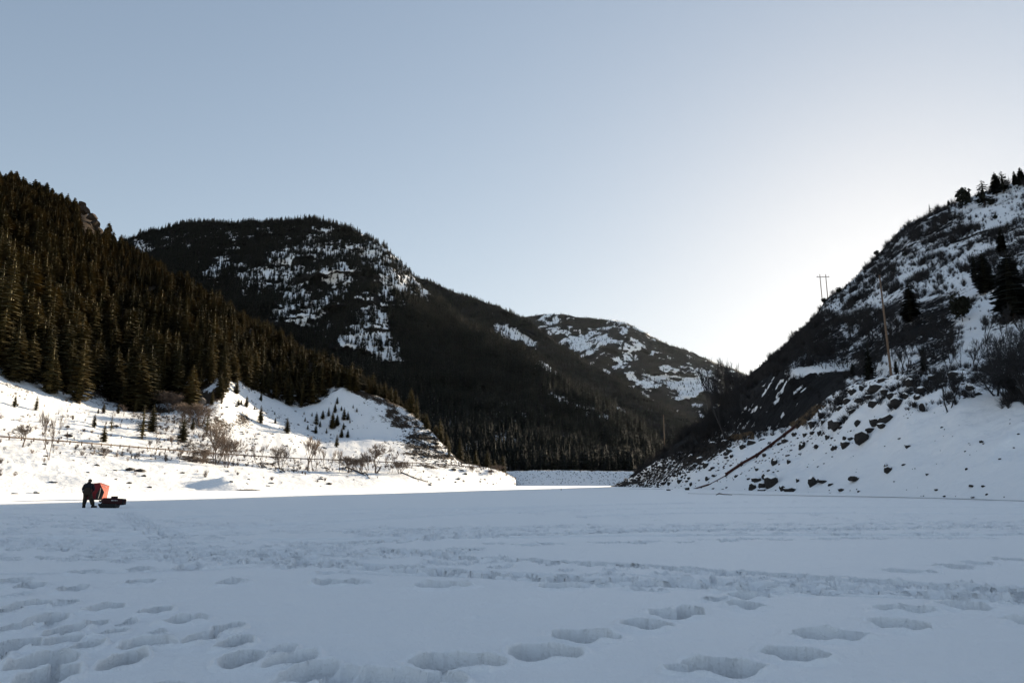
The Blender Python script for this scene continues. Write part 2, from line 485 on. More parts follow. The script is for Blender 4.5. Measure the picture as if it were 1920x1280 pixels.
        dig[sl] = np.maximum(dig[sl], 1.5 * depth * k * k * (3 - 2 * k) * (1 + .5 * NZ2[sl]))
        rim[sl] = np.maximum(rim[sl], rimh * np.exp(-((e - 1.4) / .4) ** 2))
    groove([(110,1009),(300,1000),(500,986),(640,978),(900,963),(1100,956),(1280,953),(1600,951),(2000,951)], .55, .16, .05)
    groove([(350,970),(640,964),(900,955),(1150,946),(1400,940),(1700,936)], .6, .15, .05)
    groove([(1100,968),(1280,962),(1600,962),(2000,964)], .6, .15)
    groove([(640,1064),(1000,1090),(1300,1100),(1500,1108),(1800,1120),(1990,1128)], .10, .04, .015)
    groove([(640,1074),(900,1083),(1100,1092),(1350,1104),(1600,1118),(1990,1132)], .08, .04, .015)
    groove([(1180,1078),(1400,1092),(1600,1104),(1990,1118)], .07, .04, .015)
    groove([(560,1046),(760,1062),(900,1070),(1100,1080)], .08, .04, .015)
    groove([(-60,1078),(200,1074),(400,1066),(640,1050),(900,1036)], .07, .04, .015)
    groove([(500,1012),(900,1008),(1300,1004),(2000,1003)], .3, .10)
    groove([(-40,952),(500,958),(900,952),(1280,944),(1900,941)], .6, .13)
    Z += rim - dig
    Z += near * (dig > .02) * (0.004 * NZ + .018 * NZ3 + .02 * NZ2) * np.clip(1.4 - R / 14, .15, 1)
    P = np.stack([X, Y, Z], -1)
    nt_ = len(th)
    idx = np.arange(nr * nt_).reshape(nr, nt_); nx = np.roll(idx, -1, axis=1)
    Fq = np.stack([idx[:-1], idx[1:], nx[1:], nx[:-1]], -1).reshape(-1, 4)
    V = P.reshape(-1, 3)
    me = mesh_np("snowy_lake", V, Fq)
    m, nt, b = mat_new("lake_snow")
    N, L = nt.nodes, nt.links
    b.inputs["Roughness"].default_value = 0.5; b.inputs["Specular IOR Level"].default_value = 0.7
    b.inputs["Sheen Weight"].default_value = 0.35; b.inputs["Sheen Roughness"].default_value = 0.5
    geo = N.new("ShaderNodeNewGeometry")
    def noise(sc, det, vec=None):
        n = N.new("ShaderNodeTexNoise"); n.inputs["Scale"].default_value = sc; n.inputs["Detail"].default_value = det
        n.inputs["Roughness"].default_value = .65; L.new(geo.outputs["Position"], n.inputs["Vector"]); return n.outputs[0]
    mx = N.new("ShaderNodeMix"); mx.data_type = 'RGBA'
    mx.inputs[6].default_value = (0.87, 0.895, 0.925, 1); mx.inputs[7].default_value = (0.915, 0.93, 0.95, 1)
    L.new(noise(.5, 5), mx.inputs[0]); L.new(mx.outputs[2], b.inputs["Base Color"])
    b1 = N.new("ShaderNodeBump"); b1.inputs["Strength"].default_value = .8; b1.inputs["Distance"].default_value = .02
    L.new(noise(28, 6), b1.inputs["Height"])
    b2 = N.new("ShaderNodeBump"); b2.inputs["Strength"].default_value = .5; b2.inputs["Distance"].default_value = .06
    L.new(noise(3.5, 5), b2.inputs["Height"]); L.new(b1.outputs[0], b2.inputs["Normal"]); L.new(b2.outputs[0], b.inputs["Normal"])
    o = link("snowy_lake", me, None, m)
    tag(o, "frozen lake under trodden snow with footprints and sled tracks", None, None, "structure")
    # the small hole under the viewer
    f = [tuple(range(nt_))]
    mb = bpy.data.meshes.new("snow_underfoot"); mb.from_pydata([tuple(p) for p in P[0]], [], f); mb.update()
    tag(link("snow_underfoot", mb, None, m), "patch of lake snow right where the viewer stands", None, None, "structure")
    return me
build_lake()

# ------------------------------------------------------------------ terrain
def lin(u, tab):
    t = np.asarray(tab, float); return np.interp(u, t[:, 0], t[:, 1])
def back(row, dD, dz):
    """a row behind another: dD further off, dz lower"""
    out = []
    for u, v, D in row:
        P = wp(u, v, D); P2 = P.copy(); P2[1] += dD; P2[0] += dD * (u - 960) / F_PX; P2[2] -= dz
        uu, vv = to_px(P2); out.append((u, float(vv), D + dD))
    return out
def shore(pairs, sink=0.35):
    out = []
    for u, D in pairs:
        uu, vv = to_px(np.array([0, D, -sink])); 
        P = np.array([(u - 960) / F_PX * D, D, -sink]); uu, vv = to_px(P); out.append((u, float(vv), D))
    return out

# far mountain
r_far = [(900,590,4300),(980,594,4200),(1030,590,4100),(1060,590,4100),(1100,598,4000),(1122,596,3950),(1170,603,3900),(1205,620,3850),(1240,641,3800),(1300,661,3700),(1350,682,3650),(1400,703,3600),(1430,712,3600),(1650,800,3500),(1900,860,3300)]
f_far = [(900,880,2500),(1900,880,2400)]
m_far = [(900,740,3300),(1200,730,3150),(1400,770,3000),(1900,870,2800)]
def cov_far(U, V, P, T):
    c = np.full(U.shape, 0.93)
    c -= .5 * np.clip(fbm(P / 60., 4) - .15, 0, .6) / .4 * (U > 1000)
    for pg in ([(1020,612),(1060,618),(1100,622),(1160,628),(1200,640),(1192,655),(1150,650),(1110,668),(1070,655),(1030,632)],
               [(1140,668),(1170,655),(1200,648),(1195,668),(1160,690),(1140,684)],
               [(1160,690),(1230,700),(1300,695),(1340,700),(1350,725),(1330,745),(1290,745),(1240,730),(1180,715)],
               [(1262,715),(1300,720),(1320,760),(1290,748)],
               [(1100,590),(1150,592),(1205,605),(1212,622),(1180,610),(1120,600)],
               [(1000,586),(1070,584),(1060,598),(1010,602)], [(1155,610),(1180,612),(1172,632),(1155,625)]):
        c -= 0.72 * np.clip(poly_mask(U, V, pg, 26) * 1.1 + .8 * fbm(P / 80., 4) + .5 * fbm(P / 22., 3) - .25, 0, 1) * (poly_mask(U, V, pg, 50) > 0)
    return np.clip(c, 0.1, 1)
M_FAR = terrain_mat("far_mountain_ground", (0.010, 0.010, 0.009), (0.02, 0.019, 0.017), 0.02, 0.09, 8, 0.15, 0.8, .03)
sh_far = Sheet("far_mountain", 900, 1900, 4, [f_far, m_far, r_far, back(r_far, 500, 200)], (30, 45, 5), (110, 420), M_FAR,
               "far snow patched mountain closing the valley", (9, 90), cov_far)

# second ridge
r_2 = [(640,520,3000),(790,520,2900),(850,548,2750),(900,563,2650),(950,580,2550),(1000,607,2450),(1050,647,2350),(1100,678,2200),(1150,708,2100),(1200,738,2000),(1260,768,1900),(1330,800,1800),(1360,850,1700),(1500,885,1600)]
f_2 = [(640,882,1300),(1500,886,1250)]
def cov_2(U, V, P, T):
    c = np.full(U.shape, 0.97)
    for pg in ([(925,600),(960,615),(990,630),(1012,650),(1005,660),(975,640),(930,620)], [(1140,750),(1170,768),(1175,780),(1145,762)], [(1020,728),(1060,742),(1105,765),(1095,770),(1050,752),(1020,738)]):
        c -= 0.8 * np.clip(poly_mask(U, V, pg, 16) * 1.1 + .5 * fbm(P / 60., 4) - .05, 0, 1)  * (poly_mask(U, V, pg, 30) > 0)
    return np.clip(c, 0.1, 1)
M_2 = terrain_mat("second_ridge_ground", (0.005, 0.0055, 0.006), (0.010, 0.010, 0.010), 0.03, 0.12, 8, 0.1, 0.8, .04)
sh_2 = Sheet("forested_ridge", 640, 1500, 4, [f_2, [(u, (v + 884) / 2 + 10, (D + 1280) / 2) for u, v, D in r_2], r_2, back(r_2, 300, 120)], (30, 40, 4), (70, 260), M_2,
             "dark forested ridge sloping down behind the main mountain", (6, 60), cov_2)

# main mountain
r_m = [(100,500,2100),(200,462,2150),(240,452,2180),(265,436,2200),(300,428,2200),(360,416,2200),(420,420,2200),(480,418,2200),(540,415,2200),(580,411,2200),(620,418,2150),(660,430,2100),(700,450,2020),(740,477,1950),(768,512,1880),(800,545,1800),(815,560,1780),
       (880,608,1650),(960,648,1500),(1010,672,1400),(1060,712,1300),(1150,768,1100),(1230,828,930),(1262,872,800),(1290,888,780)]
f_m = [(100,884,720),(900,884,680),(1290,890,640)]
k_m = [(u, 884 - (884 - v) * 0.48, 690 + (D - 690) * 0.42) for u, v, D in r_m]
snow_m = [[(505,470),(540,462),(600,455),(668,460),(720,452),(745,462),(700,475),(640,478),(560,482),(500,500),(495,485)],
          [(640,470),(700,462),(745,468),(765,490),(790,515),(812,552),(790,560),(760,545),(720,548),(712,520),(690,490),(650,485)],
          [(445,512),(480,500),(520,505),(545,500),(545,525),(500,528),(460,545),(443,530)],
          [(590,500),(640,498),(655,525),(625,535),(595,522)],
          [(382,512),(400,500),(420,480),(430,490),(400,515)],
          [(508,590),(530,560),(555,545),(585,555),(608,575),(605,600),(570,612),(530,606)],
          [(628,640),(655,620),(672,585),(700,578),(722,590),(735,630),(752,665),(755,682),(720,682),(690,665),(660,655),(640,655)],
          [(240,440),(262,450),(285,470),(270,480),(255,465)],
          [(1002,676),(1030,676),(1055,688),(1057,708),(1035,702)],
          [(1028,738),(1060,745),(1100,765),(1098,775),(1060,760)],
          [(1115,775),(1140,785),(1135,792)],
          [(786,775),(815,788),(855,778),(862,786),(840,800),(800,800)],
          [(500,432),(540,436),(545,446),(505,444)], [(560,440),(590,432),(592,450),(570,452)], [(598,436),(620,430),(615,450)], [(425,442),(440,438),(438,450)]]
frost_m = [[(905,760),(960,740),(1000,780),(1010,840),(960,860),(915,830)], [(925,850),(1000,860),(985,884),(930,884)], [(640,480),(760,470),(800,560),(700,600),(560,560),(470,570),(520,500)], [(300,430),(480,430),(480,470),(300,470)],
           [(860,800),(910,830),(905,880),(860,880)], [(560,600),(640,560),(640,610),(600,640)]]
def cov_m(U, V, P, T):
    c = np.full(U.shape, 0.98)
    fb = fbm(P / 45., 4); c -= .26 * np.clip(fb - .16, 0, .6) / .4 * (V < 620) + .30 * np.clip(fb - .35, 0, .6) / .4 * (V >= 620)
    rag = fbm(P / 55.0, 4); rag2 = fbm(P / 16.0, 3)
    for pg in frost_m: c -= 0.5 * poly_mask(U, V, pg, 24) * np.clip(.6 + 1.2 * rag, 0, 1.5)
    for pg in snow_m: c -= 0.86 * np.clip(poly_mask(U, V, pg, 22) * 1.2 + .5 * rag + .28 * rag2 + .02, 0, 1) * (poly_mask(U, V, pg, 40) > 0)
    # ledges: bands of cliff crossing the open snow
    z = P[..., 2] + 10 * perlin(P / 90.0)
    band = np.abs(((z / 21.0) % 1) - .5) < .17
    c += np.where(band & (U > 440) & (V < 620) & (c < .7), 0.42, 0)
    c += np.where((V > 560) & (c < .7), .3 * (rag2 > .12), 0)
    return np.clip(c, 0.05, 1)
M_MT = terrain_mat("mountain_ground", (0.006, 0.0065, 0.0075), (0.022, 0.020, 0.018), 0.04, 0.16, 9, 0.25, 0.9, .05)
sh_m = Sheet("forested_mountain", 100, 1290, 3, [f_m, k_m, r_m, back(r_m, 250, 90)], (60, 90, 4), (60, 230), M_MT,
             "great dark forested mountain with snowy crags in the middle", (7, 42), cov_m)

# embankment across the head of the lake
d0 = shore([(880, 400), (1240, 400)]); d1 = [(880, 884.5, 428), (960, 883, 428), (1010, 881, 428), (1180, 883, 428), (1240, 884, 428)]
def cov_dam(U, V, P, T):
    return 0.05 + 0.5 * (T > 0.93) * (U > 1000) + 0.12 * (perlin(P / 9) > .25)
M_DAM = terrain_mat("embankment_ground", (0.07, 0.06, 0.05), (0.13, 0.11, 0.09), 0.5, 1.6, 9, 0, .3, .6)
sh_dam = Sheet("dam_embankment", 880, 1240, 3, [d0, d1, back(d1, 14, 0), back(d1, 70, 18)], (14, 3, 3), (0.8, 14), M_DAM,
               "low snowy embankment across the far end of the lake", (0.3, 5), cov_dam)

# left shore, bank, road and wooded hillside
b0 = shore([(-1400, 52), (-900, 62), (-400, 78), (0, 100), (235, 122), (470, 150), (590, 176), (700, 205), (820, 262), (945, 345), (965, 372)])
b1 = [(-1400,790,75),(-700,800,100),(-300,822,128),(0,841,150),(150,847,168),(300,857,190),(420,867,213),(520,877,232),(650,881,262),(760,872,292),(850,874,325),(945,886,356),(965,902,378)]
b2 = [(-1400,740,84),(-700,772,112),(-300,800,140),(0,823,165),(160,834,185),(320,846,212),(480,858,243),(640,865,275),(760,869.5,300),(850,873,331),(945,885,361),(965,901,382)]
b3 = back(b2, 7, 0)
b4 = [(-1400,560,120),(-700,640,150),(0,764,202),(200,792,238),(400,803,280),(545,803,356),(600,822,372),(700,818,388),(760,826,392),(800,838,388),(860,868,376),(945,884,376),(965,900,396)]
b5 = [(-1400,400,170),(-700,540,200),(0,692,240),(60,716,250),(130,738,262),(200,752,285),(300,756,312),(370,735,325),(420,705,345),(500,742,392),(560,766,400),(600,752,408),(640,724,418),(700,740,426),(740,757,430),(770,772,430),(800,798,425),(830,832,412),(860,867,392),(945,883.5,386),(965,899,406)]
b6 = [(-1400,0,520),(-700,180,620),(-300,260,680),(0,337,700),(60,356,690),(110,378,680),(130,388,672),(165,398,665),(185,428,655),(230,470,620),(300,508,580),(400,572,520),(500,626,520),(600,686,495),(680,728,465),(740,754,448),(780,780,440),(820,818,428),(860,864,400),(945,883,392),(965,898,412)]
def cov_b(U, V, P, T):
    n = perlin(P / 14.0); n3 = perlin(P / 5.0)
    c = np.where(T > 4.95, np.where(T < 5.25, .50 + .5 * n3, .80), 0.05 + 0.10 * (n > .1))
    c = np.where((T > 4.5) & (T <= 4.95) & (U < 420), 0.18 + .3 * (n > .0), c)
    c += 0.40 * poly_mask(U, V, [(230,760),(380,720),(420,740),(420,860),(360,860),(300,830),(240,800)], 30)
    # brushy verge under the road
    c += np.where((T > .9) & (T < 1.5) & (U > 140) & (U < 700), 0.34 + .3 * n3, 0)
    c += np.where((T > .82) & (T < 1.6) & (U > 700), 0.25 + .35 * n3, 0)
    # broken rock: mid slope patches and the far spur
    c += 0.33 * poly_mask(U, V, [(410,790),(460,775),(475,800),(470,825),(430,822)], 18)
    c += 0.24 * poly_mask(U, V, [(440,740),(540,770),(640,830),(600,850),(520,820),(440,790)], 22)
    c += (0.46 + .35 * n3) * poly_mask(U, V, [(730,775),(790,772),(830,820),(862,868),(780,866),(745,845),(765,815)], 26)
    c += (0.34 + .4 * n3) * poly_mask(U, V, [(668,735),(740,765),(760,800),(720,800),(690,775)], 18)
    c += 0.25 * poly_mask(U, V, [(660,795),(700,785),(700,805),(670,808)], 12)
    c += 0.5 * poly_mask(U, V, [(655,728),(700,738),(745,760),(740,768),(690,748),(655,736)], 7)
    st = np.abs(((P[..., 2] + 1.5 * perlin(P / 20.)) / 6.0) % 1 - .5) < .13
    c += 0.3 * st * poly_mask(U, V, [(725,800),(860,800),(862,868),(770,866)], 20)
    c += np.where((T < .85) & (perlin(P / 3.0) > .42) & (fbm(P / 25., 2) > .1), .3, 0)
    return np.clip(c, 0, 1)
M_LEFT = terrain_mat("left_hill_ground", (0.022, 0.016, 0.012), (0.06, 0.043, 0.03), 0.7, 2.4, 9, 0.12, .45, .7, 1.8)
sh_b = Sheet("left_hillside", -1400, 965, 3, [b0, b1, b2, b3, b4, b5, b6, back(b6, 60, 5), back(b6, 300, 120)], (26, 5, 2, 16, 16, 60, 3, 3), (1.1, 26), M_LEFT,
             "steep left hillside, bright snowy bank below and forest above", (0.42, 8), cov_b, mounds=((-60, 152, 2.6, 9), (-75, 128, .8, 8)))  # first mound is added to put a triangle of shade on the bank

# right bank of snow and rocks
s0 = shore([(1150, 330), (1160, 300), (1230, 250), (1300, 200), (1400, 152), (1500, 124), (1600, 104), (1700, 89), (1800, 77), (1920, 65), (2300, 45), (2800, 34), (3600, 28)])
s1 = [(1150,911,333),(1165,908.5,305),(1230,893,262),(1290,882,222),(1390,871,184),(1500,852,154),(1600,822,130),(1700,782,114),(1800,768,102),(1920,760,90),(2300,760,75),(2800,780,70),(3600,800,66)]
s2 = [(1150,910,336),(1170,903,307),(1230,866,276),(1290,841,250),(1340,825,230),(1390,817,214),(1440,808,203),(1480,799,194),(1520,772,180),(1560,738,168),(1600,722,156),(1640,710,146),(1700,702,132),(1800,698,120),(1850,700,114),(1880,722,108),(1920,738,104),(2300,740,95),(2800,740,95),(3600,740,95)]
def cov_s(U, V, P, T):
    n = perlin(P / 6.0)
    c = np.full(U.shape, 0.02)
    c += 0.50 * poly_mask(U, V, [(1140,915),(1300,832),(1400,815),(1370,835),(1290,885),(1230,915)], 24)
    c += 0.26 * poly_mask(U, V, [(1290,830),(1400,820),(1470,830),(1400,900),(1290,900)], 30)
    c += 0.36 * poly_mask(U, V, [(1490,800),(1560,735),(1700,700),(1860,700),(1840,735),(1780,770),(1640,775),(1560,800),(1520,830)], 30) * (n > -.15)
    c += 0.18 * poly_mask(U, V, [(1500,790),(1620,790),(1600,850),(1500,860)], 20)
    c += 0.2 * (T > 1.9)
    return np.clip(c, 0, 1)
M_RB = terrain_mat("right_bank_ground", (0.016, 0.014, 0.012), (0.045, 0.037, 0.03), 0.45, 2.2, 11, 0.0, .3, 1.0)
sh_s = Sheet("right_bank", 1150, 3600, 3, [s0, s1, s2, back(s2, 5, 1.0), back(s2, 25, 4)], (50, 50, 3, 3), (1.2, 15), M_RB,
             "snow bank strewn with dark rocks on the right shore", (0.5, 6), cov_s)

# right hill
t0 = [(1165,908,312),(1230,874,295),(1290,852,280),(1390,826,250),(1480,806,222),(1560,760,196),(1640,728,170),(1700,716,156),(1800,712,142),(1920,730,128),(2300,740,118),(3600,740,118)]
t1 = [(1165,907,313),(1230,860,312),(1300,815,318),(1340,790,312),(1400,735,282),(1440,708,262),(1480,694,246),(1530,688,236),(1590,692,228),(1640,706,196),(1700,704,172),(1800,690,160),(1920,672,152),(2300,640,150),(3600,600,150)]
t2 = [(1165,906,314),(1230,857,322),(1300,808,338),(1340,770,350),(1400,722,345),(1440,690,342),(1500,645,335),(1600,590,318),(1700,530,296),(1800,490,280),(1920,450,262),(2300,380,250),(3600,200,250)]
t3 = [(1165,905,315),(1200,880,322),(1240,854,323),(1300,804,343),(1340,768,358),(1370,742,366),(1400,704,358),(1440,674,376),(1465,653,384),(1490,629,392),(1530,594,392),(1545,563,382),(1590,534,408),(1640,484,420),(1663,460,420),(1690,430,410),(1720,409,400),(1780,386,390),(1820,368,380),(1880,352,366),(1920,335,360),(2200,230,330),(2800,60,300),(3600,-200,300)]
def cov_t(U, V, P, T):
    n = fbm(P / 22.0, 3)
    c = 0.52 + 0.34 * n
    c -= 0.30 * poly_mask(U, V, [(1760,385),(1920,330),(1920,420),(1850,430),(1790,405)], 24)
    c -= 0.22 * poly_mask(U, V, [(1600,520),(1700,480),(1780,470),(1900,470),(1900,560),(1760,560),(1640,560)], 30)
    cl = poly_mask(U, V, [(1380,700),(1470,705),(1560,694),(1592,700),(1580,745),(1500,800),(1400,820),(1340,800)], 18)
    c += (0.40 - 1.5 * np.clip(fbm(P / 5., 4) - .12, 0, .6) * (U < 1510) - .5 * np.clip(fbm(P / 5., 3) - .3, 0, .5) + .2 * perlin(P / 2.)) * cl
    c += 0.55 * poly_mask(U, V, [(1150,915),(1300,795),(1400,690),(1470,640),(1530,590),(1545,600),(1480,680),(1400,740),(1300,840)], 20)
    c -= 0.55 * poly_mask(U, V, [(1470,696),(1500,688),(1590,688),(1590,694),(1520,698),(1495,712)], 5)
    c -= 0.25 * poly_mask(U, V, [(1800,600),(1840,560),(1860,640),(1830,690),(1790,690)], 18)
    st = np.abs(((P[..., 2] + 2.5 * perlin(P / 30.)) / 9.0) % 1 - .5) < .16
    c += 0.40 * st * (fbm(P / 14., 3) > -.05) * poly_mask(U, V, [(1640,480),(1690,420),(1770,390),(1860,400),(1860,440),(1760,470),(1690,480)], 25)
    return np.clip(c, 0, 1)
M_RH = terrain_mat("right_hill_ground", (0.006, 0.006, 0.007), (0.020, 0.018, 0.017), 0.5, 1.5, 8, 0.12, .9, .5, 0.35)
sh_t = Sheet("right_hill", 1165, 3600, 3, [t0, t1, t2, t3, back(t3, 12, 2), back(t3, 250, 90)], (26, 50, 50, 3, 3), (2.6, 32), M_RH,
             "steep brushy right hill standing between the lake and the sun", (1.0, 12), cov_t, pin=(0,))
print("terrain done")
# ------------------------------------------------------------------ tree and shrub meshes (unit height, shared between copies)
def recolour(me, mat):
    me = me.copy(); me.materials.clear(); me.materials.append(mat); return me
def conifer_crown(seed, whorls=26, per=9, rad=0.17, low=0.07, dense=1.0, gap=0.0, power=0.85, spray=3):
    R = random.Random(seed); v = []; f = []
    def tri(*p):
        b = len(v); v.extend(p); f.append((b, b + 1, b + 2))
    for i in range(whorls):
        t = (i + R.uniform(-.35, .35)) / whorls; z = low + (1 - low) * max(0, t)
        if z > .985: z = .985
        if R.random() < gap: continue
        env = rad * ((1 - z) / (1 - low)) ** power * min(1, 0.55 + 2.2 * (z - low)) + 0.008
        ph = R.uniform(0, 6.28)
        n = max(4, int(per * (1 - .4 * z)))
        for k in range(n):
            a = ph + 6.283 * (k + R.uniform(-.35, .35)) / n; r = env * R.uniform(.68, 1.15)
            ca, sa = math.cos(a), math.sin(a); w = r * R.uniform(.28, .42) * dense
            droop = r * R.uniform(.25, .6); up = r * .10
            def P(q, s, dz): return (ca * q - sa * s, sa * q + ca * s, z + dz)
            root = P(0, 0, r * .12); tip = P(r, R.uniform(-.2, .2) * w, -droop + up)
            ml, mr = P(r * .55, w, -droop * .55), P(r * .55, -w, -droop * .55)
            mc = P(r * .6, 0, -droop * .28)
            tri(root, ml, mc); tri(root, mc, mr); tri(ml, tip, mc); tri(mc, tip, mr)
            for q in range(spray):                      # ragged side sprays
                s = R.choice((-1, 1)); q0 = R.uniform(.3, .8) * r; l = r * R.uniform(.25, .42)
                d0 = -droop * (q0 / r) * .6
                tri(P(q0, 0, d0 + .004), P(q0 + l * .35, s * l, d0 - l * .35), P(q0 + l * .7, s * l * .25, d0 - l * .15))
    for k in range(5):
        a = k * 1.257; tri((math.cos(a) * .007, math.sin(a) * .007, .93), (math.cos(a + 1.2) * .007, math.sin(a + 1.2) * .007, .93), (0, 0, 1.0))
    # shaded heart of the tree so that the crown is not see-through
    n = 7; b = len(v); zs = [(low + .03, .22), (low + .25, .26), (.6, .22), (.85, .15)]
    for z, q in zs:
        rr = rad * ((1 - z) / (1 - low)) ** power * q * min(1.0, dense)
        for k in range(n):
            a = 6.283 * k / n; v.append((rr * math.cos(a), rr * math.sin(a), z))
    for i in range(len(zs) - 1):
        for k in range(n):
            k2 = (k + 1) % n; f.append((b + i * n + k, b + i * n + k2, b + (i + 1) * n + k2)); f.append((b + i * n + k, b + (i + 1) * n + k2, b + (i + 1) * n + k))
    me = bpy.data.meshes.new("conifer_crown"); me.from_pydata(v, [], f); me.update(); me.materials.append(M_FIR)
    return me

def juniper_crown(seed, n=420, low=.1):
    R = random.Random(seed); v = []; f = []
    lobes = [(R.uniform(-.12, .12), R.uniform(-.12, .12), R.uniform(.35, .75), R.uniform(.2, .3)) for _ in range(6)] + [(0, 0, .45, .3)]
    for _ in range(n):
        lx, ly, lz, lr = R.choice(lobes)
        d = Vector((R.gauss(0, 1), R.gauss(0, 1), R.gauss(0, 1))).normalized() * lr * R.uniform(.7, 1.05)
        c = Vector((lx + d.x, ly + d.y, max(low, lz + d.z * .95))); s = R.uniform(.05, .1)
        a = Vector((R.gauss(0, 1), R.gauss(0, 1), R.gauss(0, 1))).normalized(); e = a.orthogonal().normalized()
        b = len(v); v += [tuple(c + a * s), tuple(c + e * s * .6), tuple(c - a * s * .7 + Vector((0, 0, s * .5))), tuple(c - e * s * .6)]; f += [(b, b + 1, b + 2), (b, b + 2, b + 3)]
    me = bpy.data.meshes.new("juniper_crown"); me.from_pydata(v, [], f); me.update(); me.materials.append(M_JUN)
    return me

def trunk_mesh(h=.95, r=.014):
    m = MB(); m.tube([(0, 0, -.06), (0, 0, .1), (.003, .002, .5), (0, 0, h)], [r * 1.3, r, r * .6, r * .1], 6)
    me = m.mesh("conifer_trunk", True); me.materials.append(M_BARK); return me

CROWNS = [conifer_crown(s, 28, 10, .15 + .012 * (s % 3), .04, 1.15, .03, .62) for s in range(5)] + [conifer_crown(11, 22, 8, .19, .05), conifer_crown(12, 30, 9, .13, .06)]
OPEN_CROWNS = [conifer_crown(21, 17, 7, .17, .10, .62, .12, .8, 2), conifer_crown(22, 19, 7, .2, .12, .6, .1, .7, 2)]
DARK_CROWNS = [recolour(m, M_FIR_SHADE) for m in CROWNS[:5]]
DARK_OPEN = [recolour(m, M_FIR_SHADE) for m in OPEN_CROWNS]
JUNIPERS = [juniper_crown(31), juniper_crown(32), juniper_crown(33)]
TRUNK = trunk_mesh()
FAR_CROWNS = []
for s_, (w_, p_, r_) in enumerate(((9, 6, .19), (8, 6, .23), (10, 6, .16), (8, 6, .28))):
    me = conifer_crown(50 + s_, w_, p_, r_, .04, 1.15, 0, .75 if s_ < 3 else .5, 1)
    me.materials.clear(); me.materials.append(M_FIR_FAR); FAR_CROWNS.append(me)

_tree_first = {}
def conifer(loc, h, wid, rz, crown, name, label, group, cat="tree", lean=0.0):
    """a whole tree: trunk and crown; repeats are copies of the first of their shape"""
    if crown.name in _tree_first:
        t = copy_tree(_tree_first[crown.name]); t.name = name
        for k in ("group",):
            if k in t: del t[k]
    else:
        t = thing(name, label, cat)
        link("trunk", TRUNK, t); link("crown", crown, t); _tree_first[crown.name] = t
    t.location = loc; t.rotation_euler = (lean, 0, rz); t.scale = (h * wid, h * wid, h)
    tag(t, label, cat, group); return t

def scatter_stuff(name, label, pts, hs, ws, rz, var, meshes, mat=None, lean=None):
    """one object of uncountable growth: geometry nodes set a plant on every point"""
    me = bpy.data.meshes.new(name); me.vertices.add(len(pts)); me.vertices.foreach_set("co", np.asarray(pts, np.float32).ravel()); me.update()
    a = me.attributes.new("siz", 'FLOAT_VECTOR', 'POINT'); a.data.foreach_set("vector", np.stack([hs * ws, hs * ws, hs], -1).astype(np.float32).ravel())
    a = me.attributes.new("rot", 'FLOAT_VECTOR', 'POINT')
    ln = np.zeros(len(pts)) if lean is None else lean
    a.data.foreach_set("vector", np.stack([ln, ln * .5, rz], -1).astype(np.float32).ravel())
    a = me.attributes.new("kin", 'INT', 'POINT'); a.data.foreach_set("value", np.asarray(var, np.int32))
    o = link(name, me); tag(o, label, None, None, "stuff")
    ng = bpy.data.node_groups.new(name, 'GeometryNodeTree')
    ng.interface.new_socket("Geometry", in_out='INPUT', socket_type='NodeSocketGeometry')
    ng.interface.new_socket("Geometry", in_out='OUTPUT', socket_type='NodeSocketGeometry')
    N, L = ng.nodes, ng.links
    gi, go, jn = N.new("NodeGroupInput"), N.new("NodeGroupOutput"), N.new("GeometryNodeJoinGeometry")
    def named(n, t):
        x = N.new("GeometryNodeInputNamedAttribute"); x.data_type = t; x.inputs[0].default_value = n; return x.outputs[0]
    sc, ro, ki = named("siz", 'FLOAT_VECTOR'), named("rot", 'FLOAT_VECTOR'), named("kin", 'INT')
    for i, m in enumerate(meshes):
        po = bpy.data.objects.new("plant_form", m)
        oi = N.new("GeometryNodeObjectInfo"); oi.inputs[0].default_value = po
        oi.inputs["As Instance"].default_value = True
        cp = N.new("FunctionNodeCompare"); cp.data_type = 'INT'; cp.operation = 'EQUAL'; cp.inputs[3].default_value = i
        L.new(ki, cp.inputs[2])
        ip = N.new("GeometryNodeInstanceOnPoints")
        L.new(gi.outputs[0], ip.inputs["Points"]); L.new(cp.outputs[0], ip.inputs["Selection"]); L.new(oi.outputs["Geometry"], ip.inputs["Instance"])
        e2 = N.new("FunctionNodeEulerToRotation"); L.new(ro, e2.inputs[0]); L.new(e2.outputs[0], ip.inputs["Rotation"])
        L.new(sc, ip.inputs["Scale"]); L.new(ip.outputs[0], jn.inputs[0])
    L.new(jn.outputs[0], go.inputs[0])
    md = o.modifiers.new("plants", 'NODES'); md.node_group = ng
    return o

